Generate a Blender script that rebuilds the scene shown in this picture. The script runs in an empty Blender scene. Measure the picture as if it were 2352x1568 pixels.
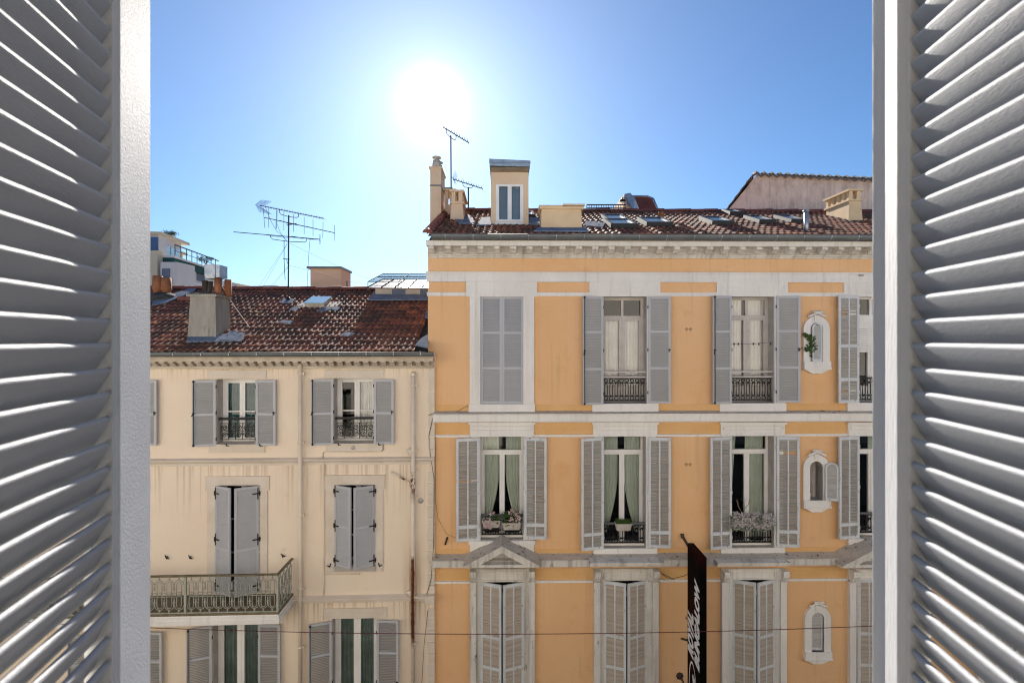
import bpy, math, random
from mathutils import Vector, Matrix
R = math.radians
rnd = random.Random(7)
sc = bpy.context.scene
COL = sc.collection

# ------------------------------------------------------------------ camera
CZ, HZ, FPX, CXP = 12.8, 777.0, 1150.0, 1176.0
cam = bpy.data.cameras.new("camera")
cam.sensor_width = 36.0
cam.lens = 36.0 * FPX / 2352.0
cam.shift_y = -7.0 / 2352.0
cam.clip_start, cam.clip_end = 0.02, 2000
cam.dof.use_dof = True
cam.dof.focus_distance = 10.0
cam.dof.aperture_fstop = 8.0
camo = bpy.data.objects.new("camera", cam)
camo.location = (0, 0, CZ)
camo.rotation_euler = (R(90), 0, 0)
COL.objects.link(camo)
sc.camera = camo

# ------------------------------------------------------------------ sky, sun, exposure
SUNV = Vector((-0.159, 1.0, 0.471)).normalized()
EL = math.asin(SUNV.z)
AZ = math.atan2(SUNV.x, SUNV.y)
w = bpy.data.worlds.new("World"); sc.world = w; w.use_nodes = True
nt = w.node_tree; N = nt.nodes; K = nt.links
bg = N["Background"]
sky = N.new("ShaderNodeTexSky"); sky.sky_type = 'NISHITA'; sky.sun_disc = False
sky.sun_elevation = EL; sky.sun_rotation = AZ
sky.altitude = 50; sky.air_density = 1.0; sky.dust_density = 0.3; sky.ozone_density = 3.0
tint = N.new("ShaderNodeMix"); tint.data_type = 'RGBA'; tint.blend_type = 'MULTIPLY'; tint.inputs[0].default_value = 1
tint.inputs[7].default_value = (0.67, 0.92, 1.16, 1)
K.new(sky.outputs[0], tint.inputs[6])
tc = N.new("ShaderNodeTexCoord")
nrm = N.new("ShaderNodeVectorMath"); nrm.operation = 'NORMALIZE'; K.new(tc.outputs["Generated"], nrm.inputs[0])
dot = N.new("ShaderNodeVectorMath"); dot.operation = 'DOT_PRODUCT'; dot.inputs[1].default_value = SUNV
K.new(nrm.outputs[0], dot.inputs[0])
mx = N.new("ShaderNodeMath"); mx.operation = 'MAXIMUM'; mx.inputs[1].default_value = 0.0; K.new(dot.outputs["Value"], mx.inputs[0])
acc = None
for p_, a_ in ((2600, 60.0), (800, 5.0), (200, 1.0), (50, 0.8), (12, 0.9), (5, 0.6)):
    pw = N.new("ShaderNodeMath"); pw.operation = 'POWER'; pw.inputs[1].default_value = p_; K.new(mx.outputs[0], pw.inputs[0])
    ml = N.new("ShaderNodeMath"); ml.operation = 'MULTIPLY'; ml.inputs[1].default_value = a_; K.new(pw.outputs[0], ml.inputs[0])
    if acc is None: acc = ml
    else:
        ad = N.new("ShaderNodeMath"); ad.operation = 'ADD'; K.new(acc.outputs[0], ad.inputs[0]); K.new(ml.outputs[0], ad.inputs[1]); acc = ad
gl = N.new("ShaderNodeMix"); gl.data_type = 'RGBA'; gl.blend_type = 'MULTIPLY'; gl.inputs[0].default_value = 1
gl.inputs[6].default_value = (1.0, 0.97, 0.97, 1)
K.new(acc.outputs[0], gl.inputs[7])
sm = N.new("ShaderNodeMix"); sm.data_type = 'RGBA'; sm.blend_type = 'ADD'; sm.inputs[0].default_value = 1
K.new(tint.outputs[2], sm.inputs[6]); K.new(gl.outputs[2], sm.inputs[7])
K.new(sm.outputs[2], bg.inputs[0]); bg.inputs[1].default_value = 0.05
sl = bpy.data.lights.new("sun", 'SUN'); sl.energy = 5.0; sl.angle = R(0.53); sl.color = (1.0, 0.93, 0.84)
so = bpy.data.objects.new("sun", sl); so.rotation_euler = SUNV.to_track_quat('Z', 'Y').to_euler(); so.location = (0, 0, 40)
COL.objects.link(so)
vs = sc.view_settings
vs.view_transform = 'Standard'; vs.look = 'None'; vs.exposure = 1.2; vs.gamma = 1.0; vs.use_curve_mapping = False
sc.cycles.filter_width = 1.15
sc.cycles.max_bounces = 8; sc.cycles.diffuse_bounces = 5; sc.cycles.transparent_max_bounces = 12
sc.cycles.caustics_reflective = False; sc.cycles.caustics_refractive = False
sc.cycles.sample_clamp_indirect = 6

# ------------------------------------------------------------------ materials
MATS = {}
def mat(name, c1, c2=None, scale=2.0, rough=0.85, metal=0.0, bump=0.0, bscale=40.0, mixlo=0.35, mixhi=0.65, c3=None, s3=9.0,
        t3=(0.62, 0.72), stretch=(1, 1, 1), extra=None, spec=0.3, island=None, grain=0.0):
    m = bpy.data.materials.new(name); m.use_nodes = True
    t = m.node_tree; n = t.nodes; k = t.links
    b = n["Principled BSDF"]; b.inputs["Roughness"].default_value = rough; b.inputs["Metallic"].default_value = metal
    b.inputs["Specular IOR Level"].default_value = spec
    tcn = n.new("ShaderNodeTexCoord"); mp = n.new("ShaderNodeMapping"); mp.inputs["Scale"].default_value = stretch
    k.new(tcn.outputs["Object"], mp.inputs[0])
    def rgb(c):
        x = n.new("ShaderNodeRGB"); x.outputs[0].default_value = (*c, 1); return x.outputs[0]
    def noise(s, det=5, r=0.6):
        x = n.new("ShaderNodeTexNoise"); x.inputs["Scale"].default_value = s; x.inputs["Detail"].default_value = det
        x.inputs["Roughness"].default_value = r; k.new(mp.outputs[0], x.inputs[0]); return x.outputs[0]
    def ramp(v, lo, hi):
        x = n.new("ShaderNodeMapRange"); x.inputs[1].default_value = lo; x.inputs[2].default_value = hi
        x.clamp = True; k.new(v, x.inputs[0]); return x.outputs[0]
    def mix(f, a, c):
        x = n.new("ShaderNodeMix"); x.data_type = 'RGBA'
        if isinstance(f, float): x.inputs[0].default_value = f
        else: k.new(f, x.inputs[0])
        k.new(a, x.inputs[6]); k.new(c, x.inputs[7]); return x.outputs[2]
    col = rgb(c1)
    if island:
        g = n.new("ShaderNodeNewGeometry"); cr = n.new("ShaderNodeValToRGB"); cr.color_ramp.interpolation = 'CONSTANT'
        e = cr.color_ramp.elements
        while len(e) > 1: e.remove(e[-1])
        e[0].position = 0; e[0].color = (*island[0][1], 1)
        for p, c in island[1:]:
            q = e.new(p); q.color = (*c, 1)
        k.new(g.outputs["Random Per Island"], cr.inputs[0]); col = cr.outputs[0]
    if c2: col = mix(ramp(noise(scale), mixlo, mixhi), col, rgb(c2))
    if c3: col = mix(ramp(noise(s3, 8, 0.7), *t3), col, rgb(c3))
    def coords():
        s = n.new("ShaderNodeSeparateXYZ"); k.new(tcn.outputs["Object"], s.inputs[0]); return s.outputs
    def math_(op, a, c):
        x = n.new("ShaderNodeMath"); x.operation = op
        for i, v in enumerate((a, c)):
            if isinstance(v, (int, float)): x.inputs[i].default_value = v
            else: k.new(v, x.inputs[i])
        return x.outputs[0]
    if grain: col = mix(ramp(noise(38, 3, .7), .3, .7), mix(grain, col, rgb((0, 0, 0))), mix(grain*.6, col, rgb((1, 1, 1))))
    if extra: col = extra(dict(n=n, k=k, mix=mix, rgb=rgb, ramp=ramp, noise=noise, coords=coords, math=math_, tc=tcn), col)
    k.new(col, b.inputs["Base Color"])
    if bump:
        bn = n.new("ShaderNodeBump"); bn.inputs["Strength"].default_value = min(1, bump); bn.inputs["Distance"].default_value = 0.01 * max(1, bump)
        k.new(noise(bscale, 6, 0.6), bn.inputs["Height"]); k.new(bn.outputs[0], b.inputs["Normal"])
    MATS[name] = m
    return m

def glass(name, tintc=(0.9, 0.95, 0.95), ior=1.5, refl=1.0):
    m = bpy.data.materials.new(name); m.use_nodes = True
    t = m.node_tree; n = t.nodes; k = t.links
    n.remove(n["Principled BSDF"])
    tr = n.new("ShaderNodeBsdfTransparent"); tr.inputs[0].default_value = (*tintc, 1)
    g = n.new("ShaderNodeBsdfGlossy"); g.inputs["Roughness"].default_value = 0.02
    f = n.new("ShaderNodeFresnel"); f.inputs[0].default_value = ior
    ml = n.new("ShaderNodeMath"); ml.operation = 'MULTIPLY'; ml.inputs[1].default_value = refl; ml.use_clamp = True; k.new(f.outputs[0], ml.inputs[0])
    x = n.new("ShaderNodeMixShader"); k.new(ml.outputs[0], x.inputs[0]); k.new(tr.outputs[0], x.inputs[1]); k.new(g.outputs[0], x.inputs[2])
    k.new(x.outputs[0], n["Material Output"].inputs[0]); MATS[name] = m; return m

# ------------------------------------------------------------------ mesh builder
class MB:
    def __init__(s): s.v = []; s.f = []; s.m = []; s.sm = []
    def add(s, vs_, fs, m=0, smooth=False):
        o = len(s.v); s.v += [tuple(p) for p in vs_]
        for f in fs: s.f.append(tuple(o + i for i in f)); s.m.append(m); s.sm.append(smooth)
    def box(s, x0, x1, y0, y1, z0, z1, m=0):
        if x0 > x1: x0, x1 = x1, x0
        if y0 > y1: y0, y1 = y1, y0
        if z0 > z1: z0, z1 = z1, z0
        s.add([(x0,y0,z0),(x1,y0,z0),(x1,y1,z0),(x0,y1,z0),(x0,y0,z1),(x1,y0,z1),(x1,y1,z1),(x0,y1,z1)],
              [(0,3,2,1),(4,5,6,7),(0,1,5,4),(1,2,6,5),(2,3,7,6),(3,0,4,7)], m)
    def quad(s, a, b, c, d, m=0): s.add([a, b, c, d], [(0, 1, 2, 3)], m)
    def prism(s, poly, y0, y1, m=0, smooth=False):       # poly in (x,z), counter-clockwise seen from -y
        n = len(poly)
        s.add([(x, y0, z) for x, z in poly] + [(x, y1, z) for x, z in poly],
              [tuple(range(n)), tuple(range(2*n-1, n-1, -1))], m)
        s.add([(x, y0, z) for x, z in poly] + [(x, y1, z) for x, z in poly],
              [(i, i+n, (i+1) % n + n, (i+1) % n) for i in range(n)], m, smooth)
    def extx(s, prof, x0, x1, m=0, smooth=False):        # prof in (y,z)
        n = len(prof)
        s.add([(x0, y, z) for y, z in prof] + [(x1, y, z) for y, z in prof],
              [(i, (i+1) % n, (i+1) % n + n, i+n) for i in range(n)], m, smooth)
        s.add([(x0, y, z) for y, z in prof] + [(x1, y, z) for y, z in prof],
              [tuple(range(n-1, -1, -1)), tuple(range(n, 2*n))], m)
    def ring(s, outer, inner, y0, y1, m=0):               # two (x,z) loops of equal length -> plate with a hole
        n = len(outer)
        V = [(x, y0, z) for x, z in outer] + [(x, y0, z) for x, z in inner] + [(x, y1, z) for x, z in outer] + [(x, y1, z) for x, z in inner]
        F = []
        for i in range(n):
            j = (i+1) % n
            F += [(i, j, j+n, i+n), (2*n+i, 3*n+i, 3*n+j, 2*n+j), (i, i+2*n, j+2*n, j), (i+n, j+n, j+3*n, i+3*n)]
        s.add(V, F, m)
    def tube(s, pts, r, seg=6, m=0, closed=False, r2=None):
        pts = [Vector(p) for p in pts]; n = len(pts); V = []; F = []
        for i, p in enumerate(pts):
            a = pts[i-1] if (i > 0 or closed) else p
            b = pts[(i+1) % n] if (i < n-1 or closed) else p
            d = (b - a)
            if d.length < 1e-9: d = Vector((0, 0, 1))
            d.normalize()
            u = d.cross(Vector((0, 0, 1)))
            if u.length < 0.05: u = d.cross(Vector((1, 0, 0)))
            u.normalize(); q = d.cross(u)
            rr = r if r2 is None else r + (r2 - r) * i / max(1, n-1)
            for k in range(seg):
                t = 2*math.pi*k/seg + math.pi/seg
                V.append(p + (u*math.cos(t) + q*math.sin(t))*rr)
        for i in range(n if closed else n-1):
            for k in range(seg):
                j = (i+1) % n; l = (k+1) % seg
                F.append((i*seg+k, i*seg+l, j*seg+l, j*seg+k))
        if not closed:
            F.append(tuple(range(seg-1, -1, -1))); F.append(tuple((n-1)*seg+k for k in range(seg)))
        s.add(V, F, m, seg > 4)
    def lathe(s, cx, cy, prof, seg=14, m=0, sx=1, sy=1):  # prof (r,z)
        V = []; F = []
        for r, z in prof:
            for k in range(seg):
                t = 2*math.pi*k/seg; V.append((cx + r*sx*math.cos(t), cy + r*sy*math.sin(t), z))
        for i in range(len(prof)-1):
            for k in range(seg):
                l = (k+1) % seg; F.append((i*seg+k, i*seg+l, (i+1)*seg+l, (i+1)*seg+k))
        F.append(tuple(range(seg-1, -1, -1))); F.append(tuple((len(prof)-1)*seg+k for k in range(seg)))
        s.add(V, F, m, True)
    def circ(s, cx, y, cz, r, tr, m=0, n=10, seg=4):
        s.tube([(cx + r*math.cos(2*math.pi*k/n), y, cz + r*math.sin(2*math.pi*k/n)) for k in range(n)], tr, seg, m, closed=True)
    def mesh(s, name, mats):
        me = bpy.data.meshes.new(name); me.from_pydata(s.v, [], s.f)
        for mm in mats: me.materials.append(MATS[mm])
        me.polygons.foreach_set("material_index", s.m); me.polygons.foreach_set("use_smooth", s.sm)
        me.update(); return me
    def build(s, name, mats, parent=None, bevel=0, loc=None, rot=0):
        if isinstance(mats, str): mats = [mats]
        o = bpy.data.objects.new(name, s.mesh(name, mats)); COL.objects.link(o)
        if parent: o.parent = parent
        if loc: o.location = loc
        if rot: o.rotation_euler = (0, 0, rot)
        if bevel:
            b = o.modifiers.new("bevel", 'BEVEL'); b.width = bevel; b.segments = 2; b.limit_method = 'ANGLE'
        return o

def tag(o, label=None, cat=None, group=None, kind=None):
    if label: o["label"] = label
    if cat: o["category"] = cat
    if group: o["group"] = group
    if kind: o["kind"] = kind
    return o
def empty(name, loc, rz=0, **k):
    o = bpy.data.objects.new(name, None); COL.objects.link(o); o.location = loc; o.rotation_euler = (0, 0, rz)
    o.empty_display_size = 0.2
    return tag(o, **k)

class Fac:          # a facade plane standing in the world; at() meets the line of sight with a plane parallel to it
    def __init__(s, X0, Y0, a): s.X0, s.Y0, s.a = X0, Y0, a; s.c, s.s = math.cos(a), math.sin(a)
    def at(s, px, py, d=0.0):
        t = (px - CXP) / FPX
        Y = (s.c*s.Y0 - s.s*s.X0 - d) / (s.c - t*s.s)
        return (t*Y - s.X0)*s.c + (Y - s.Y0)*s.s, CZ + (HZ - py)/FPX*Y
    def u(s, px, d=0.0): return s.at(px, HZ, d)[0]
    def z(s, px, py, d=0.0): return s.at(px, py, d)[1]
    def world(s, u, v, z): return (s.X0 + u*s.c - v*s.s, s.Y0 + u*s.s + v*s.c, z)
    def rect(s, p, d=0.0):
        x = (p[0]+p[2])/2
        return s.u(p[0], d), s.u(p[2], d), s.z(x, p[3], d), s.z(x, p[1], d)
def P(px, py, Y): return ((px - CXP)/FPX*Y, Y, CZ + (HZ - py)/FPX*Y)

EXEC = []
# ------------------------------------------------------------------ material library
def left_wall_extra(h, col):
    X, Y_, Z = h['coords']()[0:3]
    # drip streaks running down from the string courses
    t = h['tc']; n = h['n']; k = h['k']
    mp = n.new("ShaderNodeMapping"); mp.inputs["Scale"].default_value = (16, 1, 0.35); k.new(t.outputs["Object"], mp.inputs[0])
    ns = n.new("ShaderNodeTexNoise"); ns.inputs["Scale"].default_value = 1.0; ns.inputs["Detail"].default_value = 3; k.new(mp.outputs[0], ns.inputs[0])
    stre = h['ramp'](ns.outputs[0], 0.5, 0.62)
    for zt, dz, amt in ((ZC1, 1.3, 0.42), (ZC2, 0.7, 0.5), (ZROOFL, 0.35, 0.35)):
        below = h['math']('LESS_THAN', Z, zt)
        fade = h['ramp'](Z, zt - dz, zt)
        f = h['math']('MULTIPLY', h['math']('MULTIPLY', below, fade), stre)
        f = h['math']('MULTIPLY', f, amt)
        col = h['mix'](f, col, h['rgb']((0.36, 0.24, 0.13)))
    # rust run beside the pipe
    dx = h['math']('ABSOLUTE', h['math']('SUBTRACT', X, PIPE_U), 0)
    near = h['ramp'](dx, 0.26, 0.02)
    zz = h['math']('MULTIPLY', h['ramp'](Z, ZRUST0 - 1.4, ZRUST0), h['ramp'](Z, ZRUST0 + 1.0, ZRUST0 + 0.1))
    f = h['math']('MULTIPLY', h['math']('MULTIPLY', near, zz), h['ramp'](ns.outputs[0], 0.38, 0.6))
    col = h['mix'](h['math']('MULTIPLY', f, 0.8), col, h['rgb']((0.30, 0.12, 0.03)))
    return col
def pipe_extra(h, col):
    X, Y_, Z = h['coords']()[0:3]
    nz = h['noise'](6, 6, 0.7)
    zz = h['math']('MULTIPLY', h['ramp'](Z, ZRUST0 - 1.5, ZRUST0 - 1.2), h['ramp'](Z, ZRUST0 + 0.62, ZRUST0 + 0.5))
    side = h['ramp'](X, PIPE_U - 0.045, PIPE_U + 0.0)
    own = h['math']('GREATER_THAN', X, PIPE_U - 0.3)
    f = h['math']('MULTIPLY', zz, h['math']('ADD', h['math']('MULTIPLY', side, h['ramp'](X, PIPE_U + 0.062, PIPE_U + 0.04)), h['math']('MULTIPLY', h['ramp'](nz, 0.5, 0.6), .5)))
    z2 = h['math']('MULTIPLY', h['ramp'](Z, ZRUST1 - 0.45, ZRUST1 - 0.1), h['ramp'](Z, ZRUST1 + 0.35, ZRUST1 + 0.1))
    f = h['math']('MAXIMUM', f, h['math']('MULTIPLY', z2, h['ramp'](nz, 0.45, 0.52)))
    f = h['math']('MULTIPLY', f, own)
    x = h['n'].new("ShaderNodeClamp"); h['k'].new(f, x.inputs[0])
    return h['mix'](x.outputs[0], col, h['rgb']((0.12, 0.034, 0.010)))

def streaks(amt, c=(0.30, 0.20, 0.12), lo=.56, hi=.72):
    def f(h, col):
        n = h['n']; k = h['k']; mp = n.new("ShaderNodeMapping"); mp.inputs["Scale"].default_value = (9, 1, 0.45); k.new(h['tc'].outputs["Object"], mp.inputs[0])
        ns = n.new("ShaderNodeTexNoise"); ns.inputs["Scale"].default_value = 1.0; ns.inputs["Detail"].default_value = 5; k.new(mp.outputs[0], ns.inputs[0])
        return h['mix'](h['math']('MULTIPLY', h['ramp'](ns.outputs[0], lo, hi), amt), col, h['rgb'](c))
    return f
O = Fac(0.0, 11.5, R(0.85))
L = Fac(-1.765, 11.40, R(2.1))
ZC1, ZC2, ZROOFL = L.z(700, 1062), L.z(800, 1382), L.z(700, 843)
PIPE_U = L.u(948.5); ZRUST0 = L.z(948, 1330); ZRUST1 = L.z(948, 1108)

mat("orange_stucco", grain=0.07, c1=(0.76, 0.44, 0.205), c2=(0.79, 0.485, 0.25), scale=0.5, bump=0.35, bscale=55, c3=(0.66, 0.34, 0.13), s3=1.3, t3=(0.55, 0.80), extra=streaks(.16))
mat("ochre_stucco", grain=0.07, c1=(0.68, 0.385, 0.14), c2=(0.73, 0.44, 0.19), scale=1.4, bump=0.35, bscale=55, c3=(0.42, 0.22, 0.07), s3=4, t3=(0.62, 0.85))
mat("white_trim", grain=0.07, c1=(0.80, 0.775, 0.735), c2=(0.72, 0.69, 0.65), scale=1.5, bump=0.2, bscale=60, c3=(0.42, 0.36, 0.28), s3=5, t3=(0.62, 0.85), stretch=(1, 1, 0.4), extra=streaks(.28, (0.30, 0.25, 0.20)))
mat("stained_trim", grain=0.07, c1=(0.72, 0.69, 0.64), c2=(0.58, 0.55, 0.50), scale=2.5, bump=0.3, bscale=40, c3=(0.20, 0.15, 0.11), s3=7, t3=(0.6, 0.7), stretch=(1, 1, 0.5), extra=streaks(.45, (0.16, 0.13, 0.11), .52, .68))
mat("ledge_top", (0.50, 0.45, 0.39), (0.40, 0.36, 0.31), scale=4, bump=0.4, bscale=40, c3=(0.06, 0.04, 0.03), s3=9, t3=(0.58, 0.64))
mat("cornice_stone", grain=0.07, c1=(0.56, 0.49, 0.40), c2=(0.44, 0.37, 0.29), scale=3, bump=0.4, bscale=30, c3=(0.2, 0.16, 0.11), s3=6, t3=(0.6, 0.8))
mat("cream_stucco", grain=0.07, c1=(0.82, 0.70, 0.56), c2=(0.78, 0.645, 0.50), scale=0.7, bump=0.5, bscale=45, c3=(0.52, 0.40, 0.30), s3=2.2, t3=(0.62, 0.9), extra=left_wall_extra)
mat("cream_trim", grain=0.07, c1=(0.70, 0.62, 0.53), c2=(0.62, 0.53, 0.43), scale=2, bump=0.3, bscale=50, c3=(0.40, 0.33, 0.26), s3=5, t3=(0.64, 0.85))
mat("cream_pipe", (0.74, 0.65, 0.53), (0.68, 0.58, 0.46), scale=3, rough=0.5, extra=pipe_extra)
mat("grey_reveal", (0.48, 0.44, 0.41), (0.36, 0.33, 0.30), scale=3, bump=0.4, bscale=30)
mat("grey_shutter", (0.42, 0.425, 0.45), (0.46, 0.465, 0.49), scale=1.2, rough=0.55, c3=(0.33, 0.32, 0.31), s3=3, t3=(0.68, 0.9))
mat("grey_slats", (0.38, 0.385, 0.40), (0.43, 0.43, 0.44), scale=1.5, rough=0.6)
mat("peeling_white", (0.62, 0.64, 0.66), (0.54, 0.55, 0.56), scale=3, rough=0.8, bump=0.6, bscale=25, c3=(0.20, 0.17, 0.15), s3=16, t3=(0.61, 0.66), stretch=(1, 1, .5))
mat("peeling_shaded_slats", (0.50, 0.485, 0.46), (0.38, 0.365, 0.345), scale=3, rough=0.9, bump=0.6, bscale=30, c3=(0.24, 0.21, 0.18), s3=5, t3=(0.60, 0.68), stretch=(0.5, 1, 7))  # peeling paint; darker base and horizontal streaks also paint shade between slats
mat("tan_slats", (0.48, 0.42, 0.35), (0.34, 0.285, 0.23), scale=2.5, rough=0.9, bump=0.6, bscale=30, c3=(0.20, 0.155, 0.12), s3=4, t3=(0.6, 0.7), stretch=(0.4, 1, 7))  # stretched streaks stand in for the shade lines between slats
mat("window_white", (0.82, 0.80, 0.78), (0.74, 0.72, 0.69), scale=3, rough=0.5)
mat("old_window", (0.58, 0.54, 0.50), (0.48, 0.44, 0.40), scale=4, rough=0.6, c3=(0.25, 0.2, 0.16), s3=9, t3=(0.66, 0.75))
mat("black_iron", (0.012, 0.012, 0.013), rough=0.5)
mat("rail_green", (0.29, 0.30, 0.25), (0.38, 0.385, 0.33), scale=6, rough=0.7, c3=(0.16, 0.10, 0.04), s3=10, t3=(0.60, 0.68))
mat("rail_brown", (0.19, 0.16, 0.10), (0.12, 0.09, 0.05), scale=8, rough=0.7)
mat("zinc", (0.17, 0.185, 0.185), (0.13, 0.14, 0.145), scale=2, rough=0.5, metal=0.3)
mat("galvanised", (0.42, 0.46, 0.50), (0.30, 0.33, 0.37), scale=8, rough=0.4, metal=0.7, bump=0.4, bscale=15)
mat("lead_flashing", (0.22, 0.26, 0.32), (0.15, 0.18, 0.23), scale=4, rough=0.9, spec=0.1, bump=1.0, bscale=9)
mat("roof_tile", (0.15, 0.05, 0.03), rough=0.8, bump=0.4, bscale=50, spec=0.15,
    island=[(0, (0.23, 0.09, 0.06)), (0.2, (0.27, 0.105, 0.07)), (0.4, (0.18, 0.075, 0.055)), (0.58, (0.31, 0.125, 0.08)), (0.74, (0.15, 0.075, 0.058)), (0.9, (0.35, 0.145, 0.085)), (0.975, (0.46, 0.17, 0.085))],
    c2=(0.075, 0.055, 0.04), scale=1.6, mixlo=0.38, mixhi=0.75, c3=(0.04, 0.032, 0.025), s3=14, t3=(0.56, 0.66))
mat("ridge_tile", (0.24, 0.075, 0.055), (0.14, 0.05, 0.04), scale=3, rough=0.7, bump=0.4, bscale=30)
mat("old_tile", (0.13, 0.10, 0.075), (0.20, 0.14, 0.09), scale=4, rough=0.8, bump=0.5, bscale=30, c3=(0.04, 0.03, 0.025), s3=8, t3=(0.55, 0.62))
mat("grey_render", grain=0.07, c1=(0.36, 0.34, 0.29), c2=(0.27, 0.25, 0.215), scale=2, bump=0.5, bscale=30, c3=(0.13, 0.11, 0.09), s3=3, t3=(0.58, 0.75), stretch=(2.5, 2.5, 0.5))
mat("peach_render", (0.72, 0.54, 0.37), (0.68, 0.49, 0.34), scale=1.5, bump=0.4, bscale=30, c3=(0.35, 0.26, 0.19), s3=5, t3=(0.64, 0.85))
mat("yellow_render", (0.74, 0.55, 0.34), (0.64, 0.46, 0.28), scale=2, bump=0.5, bscale=25, c3=(0.10, 0.085, 0.05), s3=5, t3=(0.62, 0.75))
mat("pink_render", grain=0.07, c1=(0.92, 0.70, 0.57), c2=(0.84, 0.62, 0.50), scale=1.2, bump=6, bscale=3.5, c3=(0.55, 0.36, 0.26), s3=2.2, t3=(0.46, 0.72), stretch=(1.6, 1, .7), extra=streaks(.35, (0.40, 0.26, 0.19), .5, .7))
mat("terracotta", (0.33, 0.135, 0.06), (0.22, 0.09, 0.04), scale=5, rough=0.8, c3=(0.12, 0.07, 0.04), s3=8, t3=(0.6, 0.75))
mat("dark_clay", (0.05, 0.035, 0.03), (0.03, 0.025, 0.02), scale=5)
mat("mortar", (0.10, 0.085, 0.07), (0.05, 0.045, 0.04), scale=6, bump=1.5, bscale=12)
mat("skylight_frame", (0.03, 0.032, 0.036), rough=0.5)
mat("frame_dark", (0.015, 0.013, 0.012), rough=1.0, spec=0.0)
mat("wood_plank", (0.30, 0.22, 0.14), (0.16, 0.11, 0.07), scale=3, stretch=(1, 1, 8))
mat("aerial_metal", (0.05, 0.055, 0.06), rough=0.8, spec=0.1)
mat("aerial_wire", (0.30, 0.31, 0.33), rough=0.9, spec=0.05)
mat("asphalt", (0.05, 0.05, 0.052), (0.065, 0.065, 0.066), scale=3, bump=0.5, bscale=80)
mat("paving", (0.28, 0.27, 0.25), (0.22, 0.21, 0.20), scale=2, bump=0.3, bscale=40)
mat("far_white", (0.66, 0.62, 0.60), (0.6, 0.56, 0.54), scale=0.5)
mat("far_cream", (0.62, 0.52, 0.38))
mat("far_awning", (0.02, 0.07, 0.065))
mat("far_blind", (0.13, 0.15, 0.20), (0.17, 0.19, 0.24), scale=1, stretch=(1, 1, 6))
mat("far_glass", (0.35, 0.55, 0.66), rough=0.15, spec=0.8)
mat("skylight_glass", (0.10, 0.15, 0.18), rough=0.25, spec=0.4)
mat("solar_blue", (0.05, 0.08, 0.20), rough=0.2, spec=0.8)
mat("sign_black", (0.003, 0.003, 0.003), rough=0.6, spec=0.02, extra=lambda h, c: h['mix'](h['math']('MULTIPLY', h['ramp'](h['noise'](0.9, 2), 0.5, 0.6), 0.6), c, h['rgb']((0.03, 0.004, 0.003))))
mat("sign_letter", (0.80, 0.80, 0.84), rough=0.4)
mat("cable_red", (0.09, 0.012, 0.018), rough=0.5)
mat("cable_dark", (0.06, 0.045, 0.035), rough=0.7)
mat("cable_white", (0.6, 0.5, 0.4), rough=0.6)
mat("foliage", (0.03, 0.06, 0.012), (0.06, 0.10, 0.02), scale=12, rough=0.6)
mat("foliage_pale", (0.16, 0.19, 0.13), (0.24, 0.27, 0.22), scale=12, rough=0.7)
mat("petal_pink", (0.48, 0.27, 0.30), (0.55, 0.48, 0.46), scale=20, rough=0.7)
mat("petal_white", (0.48, 0.43, 0.42), (0.36, 0.33, 0.33), scale=20, rough=0.7)
mat("planter_white", (0.50, 0.46, 0.42), (0.38, 0.34, 0.30), scale=6, rough=0.7)
mat("dry_twig", (0.22, 0.17, 0.13), rough=0.9)
mat("dark_interior", (0.05, 0.045, 0.04), (0.03, 0.03, 0.03), scale=1)  # near-black base paints in the shade of unlit rooms
mat("room_dark", (0.22, 0.215, 0.20))  # unseen room, darkened so the louvre undersides get less light
mat("curtain_green", (0.56, 0.62, 0.53), (0.49, 0.55, 0.46), scale=3, rough=0.95)
mat("curtain_teal", (0.06, 0.16, 0.17), (0.04, 0.11, 0.12), scale=3, rough=0.95)
mat("curtain_cream", (0.88, 0.84, 0.79), (0.80, 0.75, 0.70), scale=4, rough=0.95)
mat("curtain_grey", (0.34, 0.35, 0.31), (0.22, 0.23, 0.20), scale=8, rough=0.95)
mat("curtain_dark", (0.21, 0.28, 0.25), (0.14, 0.19, 0.17), scale=3, rough=0.9)
mat("curtain_white", (0.8, 0.8, 0.77), (0.7, 0.7, 0.67), scale=3, rough=0.95)
mat("dormer_blind", (0.20, 0.25, 0.29), (0.17, 0.21, 0.25), scale=1, rough=0.3)
mat("mesh_panel", (0.10, 0.17, 0.24), rough=0.9, spec=0.05)
mat("near_facade", (0.80, 0.76, 0.68), (0.76, 0.71, 0.62), scale=1.0, bump=0.3, bscale=50)
mat("near_lower_dark", (0.30, 0.27, 0.24), (0.24, 0.22, 0.20), scale=1.0, bump=0.4, bscale=30)  # unseen lower facade, darkened to cut bounce light on the floors opposite
mat("front_paint", (0.54, 0.555, 0.585), (0.50, 0.515, 0.54), scale=9, rough=0.65, spec=0.06, bump=0.22, bscale=300)
mat("front_paint_smooth", (0.60, 0.60, 0.60), (0.56, 0.56, 0.565), scale=9, rough=0.6, spec=0.15, bump=0.12, bscale=200, stretch=(1, 1, .15))
mat("front_slat", (0.40, 0.415, 0.44), (0.34, 0.355, 0.38), scale=5, rough=0.55, spec=0.4, bump=0.22, bscale=420, stretch=(0.25, 1, 2))
glass("pane_glass", (0.98, 0.99, 0.99), refl=1.5)
glass("pale_glass", (0.75, 0.85, 0.85), refl=1.5)

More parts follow.
